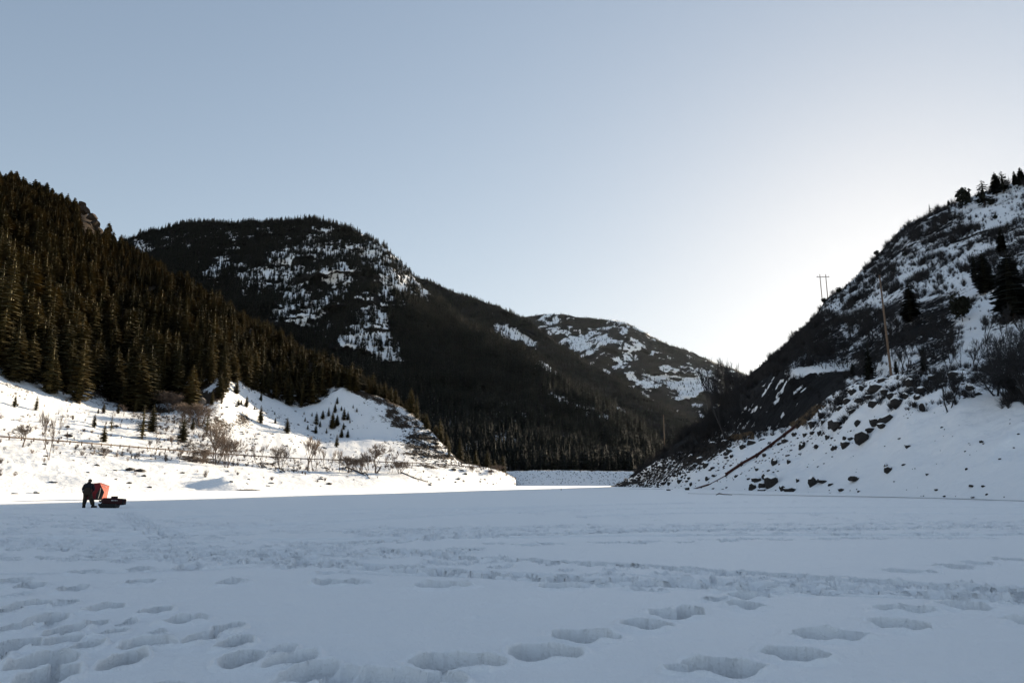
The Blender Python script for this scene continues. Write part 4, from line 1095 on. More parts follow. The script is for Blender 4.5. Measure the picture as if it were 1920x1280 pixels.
for u, v, w, h in sorted(BOUL):
    loc, n = sh_s.at(u, v + h * .25)
    if loc is None:
        q = ice_at(u, v + h * .3); loc = Vector(q)
    D = loc.y; W = w * D / F_PX; Hh = h * D / F_PX; i = random.randrange(8)
    lab = BIG.get((u, v)); key = i
    if lab is None:
        row = "upper brushy" if v < 780 else ("shoreline" if v > 870 else "middle"); _cnt[row] = _cnt.get(row, 0) + 1
        lab = "smaller dark rock in the %s band of the right bank, %s from the left" % (row, ordinal(_cnt[row]))
    if key in _r0: t = copy_tree(_r0[key])
    else:
        t = thing("boulder", lab, "boulder"); link("rock_body", ROCKS[i], t); link("snow_cap", CAPS[i], t); _r0[key] = t
    t.location = (loc.x, loc.y + W * .2, loc.z + Hh * .22); t.rotation_euler = (0, 0, random.uniform(0, 6.28)); t.scale = (W * 1.12, W * 1.0, Hh * (1.75 if v < 780 else 2.1))
    tag(t, lab, "boulder", "boulders of the right bank")
# stones too many to count
P, c, T = sh_s.scatter(26000, rng, 0.02, 2.0); U, V = to_px(P)
pr = .006 + .9 * poly_mask(U, V, [(1150,914),(1290,836),(1400,815),(1372,838),(1290,886),(1225,914)], 16) * (.4 + .6 * (perlin(P / 4.) > 0)) + .12 * poly_mask(U, V, [(1290,835),(1480,805),(1600,800),(1600,850),(1500,870),(1400,910),(1250,915)], 20) * (perlin(P / 7.) > .05) \
    + .28 * poly_mask(U, V, [(1480,800),(1560,735),(1700,700),(1860,700),(1830,740),(1740,780),(1640,780),(1560,820)], 14) * (perlin(P / 6.) > 0) + .05 * (T < .12) + .03 * (perlin(P / 12.) > .3)
k = (U > 1140) & (U < 2000) & (rng.rand(len(P)) < pr); P = P[k]
SMALL = [rock_mesh(40 + s, 1, .7, .3) for s in range(5)]
scatter_stuff("bank_stones", "loose dark stones littering the snow of the right bank", P, np.exp(rng.normal(-.95, .5, len(P))) * np.clip(P[:, 1] / 170, .5, 1.9), rng.uniform(.9, 1.9, len(P)), rng.uniform(0, 6.28, len(P)), rng.randint(0, 5, len(P)), SMALL)
# stones of the left spur, verge and shore
P, c, T = sh_b.scatter(100000, rng, 0.1, 5.4); U, V = to_px(P)
pr = .9 * poly_mask(U, V, [(745,790),(795,775),(830,820),(865,868),(790,866),(750,830)], 18) * (.3 + .7 * (perlin(P / 4.) > .05)) + .35 * poly_mask(U, V, [(668,738),(745,770),(760,800),(720,800),(680,790)], 16) * (perlin(P / 4.) > .1) + .16 * poly_mask(U, V, [(560,780),(665,790),(680,830),(600,820)], 16) * (perlin(P / 4.) > .1) \
    + .04 * ((T > .7) & (T < 1.2) & (U > 480)) + .009 + .09 * poly_mask(U, V, [(400,740),(540,770),(620,840),(440,850)], 20) * (perlin(P / 5.) > .1) + .04 * (U > 800) * (T < 1)
k = (U > -60) & (U < 970) & (rng.rand(len(P)) < pr); P = P[k]
scatter_stuff("spur_stones", "broken rock poking through the snow of the left shore", P, np.exp(rng.normal(-.45, .5, len(P))), rng.uniform(.9, 1.9, len(P)), rng.uniform(0, 6.28, len(P)), rng.randint(0, 5, len(P)), SMALL)
P, c, T = sh_dam.scatter(900, rng, 0.1, 1.1)
scatter_stuff("embankment_stones", "small stones dotting the snowy embankment", P, rng.uniform(.2, .7, len(P)), rng.uniform(.9, 1.9, len(P)), rng.uniform(0, 6.28, len(P)), rng.randint(0, 5, len(P)), SMALL)
# single stones on the left bank
for u, v, w, h, lab in ((29,927,15,6,"dark stone low on the left bank, left one of two near the ice"),(67,925,12,8,"upright dark stone low on the left bank with a tail of shadow"),(508,906,12,5,"largest stone in the middle of the bright bank"),
                        (463,907,8,4,"small stone in the row on the bright bank"),(434,903,8,4,"stone beside the triangular shadow on the bank"),(426,884,6,4,"small stone high on the smooth bank"),(480,919,6,3,"small stone at the foot of the bright bank"),
                        (502,911,7,3,"small stone just under the largest one on the bank"),(216,882,9,4,"thin dark stone in the middle of the left bank"),(165,886,6,4,"little dark stone above the standing person"),(243,914,4,3,"tiny stone right of the red tent"),(100,904,16,4,"flat snowy slab of rock left of the person"),
                        (858,898,8,5,"square stone casting a long shadow near the end of the bank")):
    loc, n = sh_b.at(u, v)
    if loc is None: loc = Vector(ice_at(u, v))
    i = random.randrange(8); t = copy_tree(_r0[i]) if i in _r0 else None
    if t is None: continue
    W = w * loc.y / F_PX; Hh = h * loc.y / F_PX
    t.location = (loc.x, loc.y, loc.z + Hh * .1); t.scale = (W * 1.1, W * .9, Hh * 1.5); t.rotation_euler = (0, 0, random.uniform(0, 6)); tag(t, lab, "boulder", "stones of the left bank")
# pale standing boulder by the large fir, and the crag on the left skyline
for u, v, w, h, lab, nm in ((378,757,13,24,"pale leaning boulder at the forest edge beside the large fir", "boulder"),):
    loc, n = sh_b.at(u, v); me = rock_mesh(61, 2, 1.0, .3); me.materials.clear(); me.materials.append(plain("pale_rock", (.3, .25, .21), .9, .3, 1.5))
    t = thing(nm, lab, "boulder", loc); link("rock_body", me, t); s_ = loc.y / F_PX; t.scale = (w * s_ * 1.2, w * s_, h * s_ * 1.1)
M_CRAG = plain("crag_rock", (0.035, 0.025, 0.019), .95, .45, .35, .4)
cr = thing("rock_crag", "jagged brown crag sticking out on the skyline of the left forest", "crag", tuple(wp(168, 402, 635)))
for u, v, w, h, d in ((154,384,20,16,0),(160,396,26,18,-2),(172,408,26,16,-4),(178,420,20,20,-6),(168,424,26,20,-8),(186,434,16,14,-8),(192,446,16,14,-8),(176,440,26,20,-12)):
    me = rock_mesh(200 + u, 3, 1.0, .22, 16, .22, .36); me.materials.clear(); me.materials.append(M_CRAG)
    o = link("crag_block", me, cr); q = Vector(wp(u, v, 632 + d)); s_ = 652 / F_PX
    o.location = q - cr.location; o.scale = (w * s_ * .95, w * s_ * 1.0, h * s_ * 1.35); o.rotation_euler = ((u % 7) * .22 - .6, (v % 5) * .25 - .5, u)
    if v in (396, 434):
        cp = cap_mesh(me); oc = link("snow_cap", cp, cr); oc.location = o.location; oc.scale = o.scale * .8; oc.rotation_euler = o.rotation_euler

# ------------------------------------------------------------------ guard rail along the road
M_RAIL = plain("weathered_rail", (0.10, 0.065, 0.045), .7, .3, 3); M_POST = plain("rail_post", (0.09, 0.06, 0.045), .9, .3, 5)
pts = []
for u in np.arange(-260, 905, 1.0):
    v = float(lin(u, [(x[0], x[1]) for x in b2])); D = float(lin(u, [(x[0], x[2]) for x in b2]))
    X, Y, _ = wp(u, v, D); q, n = sh_b.down(float(X), float(Y))
    if q is not None: pts.append(q)
line = [pts[0]]
for q in pts[1:]:
    if (q - line[-1]).length >= 3.0: line.append(q)
gr = thing("guard_rail", "long brown roadside guard rail on many posts above the left bank", "guard rail", line[0])
rl = MB(); base = Vector(line[0]); prev = None; zs = np.convolve(np.pad([p.z for p in line], 4, mode='edge'), np.ones(9) / 9, mode='valid')
pm = MB(); pm.box((0, 0, 0), (.2, .2, 1.3)); pme = pm.mesh("post"); pme.materials.append(M_POST)
for i, q in enumerate(line):
    link("post", pme, gr).location = Vector((q.x, q.y, zs[i] + .28)) - base
for (a, za), (b_, zb) in zip(zip(line[:-1], zs[:-1]), zip(line[1:], zs[1:])):
    A_, B_ = Vector((a.x, a.y, za + .62)) - base, Vector((b_.x, b_.y, zb + .62)) - base; d = B_ - A_
    M = d.to_track_quat('X', 'Z').to_matrix(); rl.box((A_ + B_) / 2 + Vector((.16, -.03, 0)), (d.length + .02, .07, .34), M)
rl.build("rail", M_RAIL, gr)

# ------------------------------------------------------------------ poles
M_POLE = plain("pole_wood", (0.14, 0.095, 0.065), .85, .25, 2)
def px_len(h, D): return h * D / F_PX
loc, n = sh_s.at(1671, 704)
for e in (2, 4, 8):
    if loc is None: loc, n = sh_s.at(1671, 704 + e)
D = loc.y + 3; base = Vector(wp(1671, 702, D)); top = Vector(wp(1649, 516, D)); base.z -= 1.0
g = thing("utility_pole", "tall bare wooden pole standing against the dark right hill", "pole", base)
m = MB(); m.tube([(0, 0, 0), tuple((top - base) * .5), tuple(top - base)], [.24, .20, .15], 10); m.build("shaft", M_POLE, g, True)
m = MB(); m.box((0, 0, 0), (.34, .34, .12)); o = m.build("pole_cap", M_POST, g); o.location = top - base
D = 386
tw = thing("twin_pole_pylon", "two legged wooden power pylon with crossarm on the skyline", "pylon", tuple(wp(1548, 568, D)))
b0_ = Vector(tw.location)
for (u1, v1), (u2, v2) in (((1537, 514), (1542, 566)), ((1548, 514), (1553, 570))):
    m = MB(); m.tube([Vector(wp(u2, v2, D)) - b0_, Vector(wp(u1, v1, D)) - b0_], [.26, .2], 8); m.build("leg", M_POLE, tw, True)
m = MB(); m.tube([Vector(wp(1531, 519.5, D)) - b0_, Vector(wp(1555, 519, D)) - b0_], [.16, .16], 6); m.build("crossarm", M_POLE, tw)
for uu in (1532.5, 1543, 1553.5):
    m = MB(); m.tube([Vector(wp(uu, 519.5, D)) - b0_, Vector(wp(uu, 517, D)) - b0_], [.12, .09], 6); m.build("insulator", M_POST, tw)
D = 330; base = Vector(wp(1246, 834, D)); top = Vector(wp(1244, 778, D))
m = MB(); m.tube([(0, 0, -3), tuple(top - base)], [.22, .15], 8)
g = thing("utility_pole", "small distant wooden pole in the dark valley left of the bare trees", "pole", base); m.build("shaft", M_POLE, g, True)
m = MB(); m.box((0, 0, 0), (.3, .3, .1)); m.build("pole_cap", M_POST, g).location = top - base

# ------------------------------------------------------------------ rusty pipe down the right bank
M_PIPE = plain("rusty_pipe", (0.045, 0.013, 0.010), .6, .35, 1.5)
pp = [(1496,799),(1471,818),(1446,837),(1420,856),(1391,872),(1362,891),(1330,908),(1300,917)]
W = []
for u, v in pp:
    q, n = sh_s.at(u, v + 1)
    if q is None: q = Vector(ice_at(u, v + 1))
    W.append(q)
pg = thing("pipeline", "rust red pipe running down the right bank to the ice", "pipe", W[-1])
o0 = Vector(pg.location)
for i, (a, b_) in enumerate(zip(W[:-1], W[1:])):
    r_ = .34 if i < 5 else (.13 if i == 5 else .24); a2, b2_ = a + Vector((0, 0, .62 if i < 5 else .18)) - o0, b_ + Vector((0, 0, .62 if i < 4 else (.5 if i == 4 else .15))) - o0
    m = MB(); m.tube([a2.lerp(b2_, .02), a2.lerp(b2_, .98)], [r_, r_], 10); m.build("pipe_section", M_PIPE, pg, True)
    if i < 5:
        d = (b2_ - a2).normalized(); m = MB(); m.tube([b2_ - d * .16, b2_ + d * .16], [r_ * 1.35, r_ * 1.35], 10); m.build("pipe_collar", M_PIPE, pg)
        m = MB(); m.box((0, 0, 0), (.5, .5, 1.3)); m.build("support", M_ROCK, pg).location = b2_ - Vector((0, 0, .75))

# ------------------------------------------------------------------ fallen logs
for pts_, rad, lab, brs in (([(648,876),(672,885),(693,897)], .30, "fallen log lying down the bank below the tan hedge", 0), ([(752,886),(775,896),(802,904)], .28, "fallen tree with spiky branches pointing down the bank", 6),
                            ([(523,877),(534,885)], .22, "short broken log below the tan shrub", 0), ([(706,888),(712,876),(714,868)], .30, "broken upturned stump beside the round crowned tree", 3), ([(684,885),(690,892)], .2, "short log between hedge and round crowned tree", 0)):
    Q = []
    for u, v in pts_:
        q, n = sh_b.at(u, v)
        if q is None: q = Vector(wp(u, v, 270))
        Q.append(q)
    if "stump" in lab: Q = [Q[0], Q[0] + Vector((1.0, 0, 1.4)), Q[0] + Vector((1.6, 0, 2.6))]
    g = thing("fallen_log", lab, "log", Q[0]); b_ = Vector(g.location); m = MB(); up = Vector((0, 0, rad * .7))
    m.tube([q - b_ + up for q in Q], [rad, rad * .8, rad * .5][:len(Q)], 7); m.build("log_trunk", M_BARK, g, True)
    for k in range(brs):
        t = .25 + .7 * k / max(1, brs); i = min(len(Q) - 2, int(t * (len(Q) - 1))); p = Q[i].lerp(Q[i + 1], t * (len(Q) - 1) - i) - b_ + up
        m = MB(); e = Vector((random.uniform(-1, 1), random.uniform(-1, 0), random.uniform(.3, 1))) * 2.0; m.tube([p, p + e * .5, p + e + Vector((0, 0, .2))], [.08, .06, .02], 5); m.build("branch", M_BARK, g)
# driftwood stick on the ice by the right bank
q = ice_at(1357, 928); m = MB(); m.tube([(-1.0, 0, .05), (-.6, 0, .22), (0, .1, .12), (1.1, 0, .05)], [.04, .09, .06, .03], 6)
g = m.build("driftwood", M_BARK); g.location = q; tag(g, "dark piece of driftwood lying on the ice off the right bank", "driftwood")
q = ice_at(1052, 919); m = MB(); m.tube([(0, 0, -.1), (.02, 0, .55)], [.06, .04], 6); g = m.build("stake", M_BARK); g.location = q; tag(g, "tiny dark stake standing on the ice in mid lake", "stake")

# ------------------------------------------------------------------ dry grass by the valley mouth
P, c, T = sh_s.scatter(30000, rng, 1.7, 2.6); U, V = to_px(P)
k = (rng.rand(len(P)) < .35) & (poly_mask(U, V, [(1362,800),(1412,800),(1414,824),(1362,826)], 5) > .4) | ((poly_mask(U, V, [(1480,800),(1530,760),(1545,765),(1500,806)], 8) > .5) & (rng.rand(len(P)) < .25)); P = P[k]
M_GRASS = plain("dry_grass", (0.17, 0.12, 0.075), .9, .3, 1)
gm = bush_mesh(99, 40, .45, .02); gm.materials.append(M_GRASS)
if len(P): scatter_stuff("dry_grass", "tawny dry grass on the knoll under the valley mouth trees", P, rng.uniform(.5, 1.3, len(P)), rng.uniform(.8, 1.4, len(P)), rng.uniform(0, 6.28, len(P)), np.zeros(len(P), int), [gm])
# dark bushes among the rocks of the right bank
P, c, T = sh_s.scatter(14000, rng, .5, 2.3); U, V = to_px(P)
k = rng.rand(len(P)) < (.95 * poly_mask(U, V, [(1480,800),(1560,735),(1700,698),(1870,696),(1850,730),(1760,768),(1640,778),(1560,805)], 16) * (fbm(P / 5., 2) > .12) + .5 * poly_mask(U, V, [(1230,870),(1290,836),(1400,812),(1480,800),(1470,812),(1400,826),(1290,860)], 8) + .5 * poly_mask(U, V, [(1880,715),(1920,730),(2100,740),(2100,770),(1880,765)], 10)); P = P[k]
scatter_stuff("bank_bushes", "dark twiggy bushes crowding the top of the right bank", P, rng.uniform(.7, 2.3, len(P)), rng.uniform(.8, 1.4, len(P)), rng.uniform(0, 6.28, len(P)), rng.randint(0, 4, len(P)), BUSHES_DARK)

# ------------------------------------------------------------------ broken, wet ice edge where the lake meets the right shore
m_, nt_, b_ = mat_new("wet_ice"); b_.inputs["Base Color"].default_value = (.16, .19, .22, 1); b_.inputs["Roughness"].default_value = .3
nzz = nt_.nodes.new("ShaderNodeTexNoise"); nzz.inputs["Scale"].default_value = 2.0; bpp = nt_.nodes.new("ShaderNodeBump"); bpp.inputs["Strength"].default_value = .5; bpp.inputs["Distance"].default_value = .1
nt_.links.new(nzz.outputs[0], bpp.inputs["Height"]); nt_.links.new(bpp.outputs[0], b_.inputs["Normal"])
for pts_, w0, w1, z0, lab in (([(1290,925.0),(1420,927.5),(1560,930),(1700,932.5),(1800,935.5),(1920,939.5),(2100,946)], 1.5, 12, .04, "grey strip of wet shore ice along the right bank"),
                              ([(1180,916.2),(1230,916.6),(1262,917.0)], .6, .9, .07, "short dark crack of ice before the left tip of the right bank")):
    q = np.array([ice_at(u, v) for u, v in pts_]); t = np.linspace(0, len(q) - 1, 160); X_ = np.interp(t, range(len(q)), q[:, 0]); Y_ = np.interp(t, range(len(q)), q[:, 1])
    nn = perlin(np.stack([X_ / 3, Y_ / 3, 0 * X_], -1)); hw = np.interp(t, [0, len(q) - 1], [w0, w1]) * (1 + .8 * nn) * .5; hw[0] = hw[-1] = .02
    vs = [(x, y - h, .025) for x, y, h in zip(X_, Y_, hw)] + [(x, y, z0 * (1 + .8 * n_) + .02) for x, y, n_ in zip(X_, Y_, nn)] + [(x, y + h * 1.1, .025) for x, y, h in zip(X_, Y_, hw)]
    N_ = len(X_); fs = [(r_ * N_ + i, r_ * N_ + i + 1, (r_ + 1) * N_ + i + 1, (r_ + 1) * N_ + i) for r_ in range(2) for i in range(N_ - 1)]
    me = bpy.data.meshes.new("shore_ice"); me.from_pydata(vs, [], fs); me.update(); tag(link("shore_ice", me, None, m_), lab, None, None, "structure")
# ------------------------------------------------------------------ the person
M_JACKET = plain("black_jacket", (0.012, 0.013, 0.017), .8, .2, 20); M_BIB = plain("olive_bib_trousers", (0.036, 0.027, 0.018), .85, .2, 15)
M_BOOT = plain("dark_boot", (0.012, 0.010, 0.009), .6, .2, 10); M_HAT = plain("knit_hat", (0.06, 0.05, 0.038), .9, .3, 30); M_SKIN = plain("skin", (0.30, 0.17, 0.12), .55, .1, 8)
M_GLOVE = plain("dark_glove", (0.010, 0.010, 0.011), .8, .2, 10); M_WHITE = plain("white_print", (.8, .8, .8), .6, .02, 2)

def skin_body(name, pts, edges, rad, root, mat, parent, sub=1, smat=None):
    me = bpy.data.meshes.new(name); me.from_pydata(pts, edges, []); me.update()
    o = link(name, me, parent, mat)
    md = o.modifiers.new("skin", 'SKIN'); md.use_smooth_shade = True
    if not me.skin_vertices: 
        me.skin_vertices.new() if hasattr(me.skin_vertices, "new") else None
    lay = me.skin_vertices[0].data if len(me.skin_vertices) else None
    for i, r in enumerate(rad):
        lay[i].radius = r if isinstance(r, tuple) else (r, r); lay[i].use_root = (i == root)
    sb = o.modifiers.new("smooth", 'SUBSURF'); sb.levels = sub; sb.render_levels = sub
    return o
foot = ice_at(161.5, 951.5)
per = thing("person", "person seen from behind in black jacket, olive bib trousers and knit hat", "person", (foot[0], foot[1], 0), math.radians(18))
per.scale = (1.12, 1.15, 1.0)
# local frame: +Y away from the viewer, the person faces +Y and slightly right; weight on the left leg, right foot stepped out
J = [(0,0,.95),(0,.01,1.12),(0,.02,1.30),(0,.03,1.46),(0,.04,1.54),        # 0 pelvis .. 4 neck
     (-.10,0,.90),(-.12,.02,.50),(-.13,-.01,.12),(-.13,.13,.05),            # 5-8 left leg
     (.10,0,.90),(.20,.03,.50),(.32,.0,.12),(.38,.10,.05),                   # 9-12 right leg
     (-.19,.03,1.42),(-.27,.02,1.16),(-.24,.12,.93),(-.22,.14,.86),             # 13-16 left arm
     (.19,.03,1.42),(.27,.04,1.17),(.20,.20,1.02),(.17,.25,.98),                 # 17-20 right arm
     (.02,.055,1.62),(.025,.06,1.72)]                                           # 21,22 head
Eg = [(0,1),(1,2),(2,3),(3,4),(0,5),(5,6),(6,7),(7,8),(0,9),(9,10),(10,11),(11,12),(3,13),(13,14),(14,15),(15,16),(3,17),(17,18),(18,19),(19,20),(4,21),(21,22)]
Rd = [(.17,.13),(.165,.12),(.18,.125),(.14,.10),.062,.105,.072,.058,.045,.105,.072,.058,.045,.075,.058,.042,.032,.075,.058,.042,.032,.085,.075]
skin_body("body", J, Eg, Rd, 0, M_BIB, per, 2)
# jacket: torso and both sleeves in one piece, a little proud of the body
JJ = [(0,0,1.06),(0,.015,1.2),(0,.02,1.34),(0,.03,1.47),(-.19,.03,1.43),(-.275,.02,1.16),(-.245,.12,.94),(.19,.03,1.43),(.275,.04,1.17),(.205,.20,1.03)]
skin_body("jacket", JJ, [(0,1),(1,2),(2,3),(3,4),(4,5),(5,6),(3,7),(7,8),(8,9)], [(.2,.155),(.205,.155),(.215,.15),(.15,.115),.09,.076,.058,.09,.076,.058], 2, M_JACKET, per, 2)
# bib of the trousers over the back, as in the photograph: a broad olive panel below the shoulder blades
m = MB(); n = 9; rows = [(.80,.205,.165),(.92,.215,.175),(1.05,.21,.175),(1.16,.2,.17),(1.26,.155,.165)]
vs = [(w * math.sin(math.radians(-70 + 140 * k / (n - 1))), -dd * math.cos(math.radians(-70 + 140 * k / (n - 1))) - .005, z) for z, w, dd in rows for k in range(n)]
vs2 = [(x * .95, y * .9, z) for x, y, z in vs]; N0 = len(vs)
fs = [(i * n + k, i * n + k + 1, (i + 1) * n + k + 1, (i + 1) * n + k) for i in range(4) for k in range(n - 1)]
m.add(vs + vs2, fs + [(a + N0, d + N0, c + N0, b + N0) for a, b, c, d in fs]); m.build("trouser_bib", M_BIB, per, True)
def limb(name, pts_, rad_, mat_, nn=10):
    m = MB(); m.tube(pts_, rad_, nn); return m.build(name, mat_, per, True)
limb("trouser_leg", [(-.09,0,.92),(-.115,.01,.5),(-.13,0,.2)], [.125,.10,.092], M_BIB); limb("trouser_leg", [(.09,0,.92),(.195,.02,.5),(.30,.0,.2)], [.125,.10,.092], M_BIB)
def boot(x, y, a):
    m = MB(); m.tube([(0,0,.02),(0,0,.14),(-x*.12,0,.34),(-x*.3,0,.50)], [.085,.078,.098,.115], 10); M_ = Matrix.Rotation(a, 3, 'Z')
    m.box((M_ @ Vector((0, .08, .06))), (.12, .32, .12), M_); m.box((M_ @ Vector((0, .08, .012))), (.135, .34, .025), M_)
    o = m.build("boot", M_BOOT, per, True); o.location = (x, y, 0)
boot(-.13, 0, .1); boot(.33, .02, -.5)
def hand(P0, ang, name="glove"):
    """palm with five bent fingers"""
    o = skin_body(name, [(0,0,0),(0,0,-.05),(0,.005,-.09),(-.028,.008,-.12),(-.030,.022,-.155),(-.010,.01,-.125),(-.011,.028,-.165),(.010,.01,-.123),(.011,.028,-.160),(.028,.008,-.115),(.030,.022,-.143),(-.032,.012,-.04),(-.052,.03,-.07),(-.056,.045,-.095)],
                  [(0,1),(1,2),(2,3),(3,4),(2,5),(5,6),(2,7),(7,8),(2,9),(9,10),(1,11),(11,12),(12,13)], [.028,(.036,.02),(.036,.018),.011,.009,.011,.009,.011,.009,.010,.008,.014,.012,.010], 0, M_GLOVE, per, 1)
    o.location = P0; o.rotation_euler = ang; return o
hand((-.22,.14,.885), (.2, 0, .3)); hand((.165,.26,.985), (1.0, 0, .6))
bm = bmesh.new(); bmesh.ops.create_uvsphere(bm, u_segments=16, v_segments=12, radius=1.0)
for v in bm.verts:
    v.co.x *= .078; v.co.y *= .098; v.co.z *= .12
    if v.co.y > .05 and abs(v.co.x) < .03 and abs(v.co.z) < .045: v.co.y += .016 * (1 - abs(v.co.x) / .03)       # nose
    if v.co.z < -.04: v.co.x *= .85
me = bpy.data.meshes.new("head"); bm.to_mesh(me); bm.free(); me.polygons.foreach_set("use_smooth", [True] * len(me.polygons))
hd = link("head", me, per, M_SKIN); hd.location = (.03, .07, 1.655); hd.rotation_euler = (math.radians(-14), 0, math.radians(-35))
for sx in (-1, 1):
    m = MB(); m.box((0, 0, 0), (.018, .035, .055)); o = m.build("ear", M_SKIN, hd); o.location = (sx * .08, 0, .0)
    m = MB(); m.box((0, 0, 0), (.02, .01, .01)); o = m.build("eye", M_BOOT, hd); o.location = (sx * .028, .09, .018)
m = MB(); m.box((0, 0, 0), (.045, .01, .008)); m.build("mouth", M_BOOT, hd).location = (0, .088, -.06)
bm = bmesh.new(); bmesh.ops.create_uvsphere(bm, u_segments=14, v_segments=10, radius=1.0)
for v in bm.verts: v.co = Vector((v.co.x * .092, v.co.y * .112, max(-.03, v.co.z * .125)))
me = bpy.data.meshes.new("hat"); bm.to_mesh(me); bm.free(); me.polygons.foreach_set("use_smooth", [True] * len(me.polygons)); link("hat", me, hd, M_HAT).location = (0, -.008, .028)
m = MB(); m.tube([(0,.0,1.49),(.01,.02,1.54),(.02,.04,1.60)], [.115,.10,.088], 12); m.build("hood_collar", M_JACKET, per, True)
m = MB(); m.box((0, 0, 0), (.045, .02, .045)); m.build("pocket_patch", M_WHITE, per).location = (-.25, -.085, 1.07)

# ------------------------------------------------------------------ red ice fishing shelter
def tent_cloth(name, rgb, trans=.0):
    m, nt, b = mat_new(name); b.inputs["Base Color"].default_value = (*rgb, 1); b.inputs["Roughness"].default_value = .75; b.inputs["Specular IOR Level"].default_value = .15
    N, L = nt.nodes, nt.links
    g = N.new("ShaderNodeNewGeometry"); nz = N.new("ShaderNodeTexNoise"); nz.inputs["Scale"].default_value = 3; L.new(g.outputs["Position"], nz.inputs["Vector"])
    mx = N.new("ShaderNodeMix"); mx.data_type = 'RGBA'; mx.inputs[6].default_value = [c * .85 for c in rgb] + [1]; mx.inputs[7].default_value = [min(1, c * 1.15) for c in rgb] + [1]
    L.new(nz.outputs[0], mx.inputs[0]); L.new(mx.outputs[2], b.inputs["Base Color"])
    bp = N.new("ShaderNodeBump"); bp.inputs["Strength"].default_value = .3; bp.inputs["Distance"].default_value = .05; L.new(nz.outputs[0], bp.inputs["Height"]); L.new(bp.outputs[0], b.inputs["Normal"])
    if trans:
        tr = N.new("ShaderNodeBsdfTranslucent"); tr.inputs[0].default_value = (*rgb, 1); ms = N.new("ShaderNodeMixShader"); ms.inputs[0].default_value = trans
        L.new(b.outputs[0], ms.inputs[1]); L.new(tr.outputs[0], ms.inputs[2]); L.new(ms.outputs[0], N["Material Output"].inputs[0])
    return m
M_RED = tent_cloth("red_tent_cloth", (0.33, 0.066, 0.042)); M_RED_SHADED = tent_cloth("shaded_red_tent_cloth", (0.10, 0.010, 0.014)); M_BLACK = plain("black_cloth", (0.012, 0.012, 0.014), .8, .2, 8)  # front cloth is the same red, its shade darkened into the colour
M_ZIP = plain("pale_zip", (.55, .5, .42), .6, .1, 5); M_TENTPOLE = plain("tent_rod", (.02, .02, .02), .4, .1, 5)
tb = ice_at(188, 936.5)
tent = thing("ice_fishing_tent", "red pop up ice fishing shelter with black door standing in the sun", "tent", (tb[0], tb[1], 0))
sT = tb[1] / F_PX * 1.0
def tp(px, py, dep): return Vector((tb[0] / tb[1] * dep + (px - 188) * sT, dep, (936 - py) * sT))        # size read off in photo pixels, depth in metres; the tent stands square to the line of sight
# front (shaded) wall faces the viewer; its right neighbour faces the sun on the right
FL_, FR_ = tp(160, 936, .15), tp(190, 936, -.25); TL_, TR_ = tp(163, 908, .25), tp(184, 907, -.15)
HubF = tp(175, 921, -.45)                        # bulging hub in the front wall
EdgeM = tp(193.5, 922, -.45)                     # the side post bows outward
RB, RT = tp(199.5, 936, 1.25), tp(202, 911, 1.15); HubR = tp(197, 923, .42)
BL, BT = tp(167, 936, 2.1), tp(170, 911, 2.0); PK = tp(184, 905, .9)
LH = tp(159, 922, 1.1); BH = tp(184, 922, 2.3)
def panel(name, quad, hub, mat_):
    m = MB(); q = list(quad); n_ = len(q); m.add(q + [hub], [(i, (i + 1) % n_, n_) for i in range(n_)]); return m.build(name, mat_, tent)
panel("front_wall", (FL_, FR_, EdgeM, TR_, TL_), HubF, M_RED_SHADED)
panel("side_wall", (FR_, RB, RT, TR_, EdgeM), HubR, M_RED)
panel("back_wall", (RB, BL, BT, RT), BH, M_RED); panel("far_wall", (BL, FL_, TL_, BT), LH, M_RED)
panel("tent_roof", (TL_, TR_, RT, BT), PK, M_RED)
def lift(p, q): return p + Vector((0, -q, 0))
# the black rounded door with its zip, proud of the front wall
m = MB(); dz = [tp(193.2, 922, -.50), tp(191, 927.5, -.48), tp(188.3, 934.5, -.44), tp(179.5, 934.5, -.46), tp(179, 927, -.50), tp(182, 920.5, -.52), tp(186.5, 914.5, -.44), tp(190.5, 917.5, -.46)]
m.add(dz + [p + Vector((0, .05, 0)) for p in dz], [tuple(range(8))] + [(i, (i + 1) % 8, (i + 1) % 8 + 8, i + 8) for i in range(8)]); dr = m.build("door", M_BLACK, tent)
m = MB(); m.tube([tp(186.6, 915, -.54), tp(185.8, 924, -.57), tp(184.2, 933, -.55)], [.022, .025, .03], 5); m.build("zip", M_ZIP, dr)
m = MB(); m.tube([FL_ + Vector((0, -.02, .03)), FR_ + Vector((0, -.02, .03)), RB + Vector((.03, 0, .03))], [.05, .05, .03], 5); m.build("ground_skirt", M_BLACK, tent)
for a, b_ in ((FR_, EdgeM), (EdgeM, TR_), (TR_, TL_), (TR_, RT), (RT, RB), (FL_, TL_)):
    m = MB(); m.tube([a, b_], [.018, .018], 5); m.build("seam", M_BLACK if a is not RT else M_RED, tent)
# small pale printed mark on the sunny wall (too blurred in the photograph to read)
m = MB()
for k in range(4):
    c_ = (TR_.lerp(RT, .38 + .11 * k)).lerp(HubR, .20) + Vector((.03, -.12, -.0)); m.box(c_, (.05, .01, .055 if k % 2 else .07))
m.build("printed_mark", M_WHITE, tent)

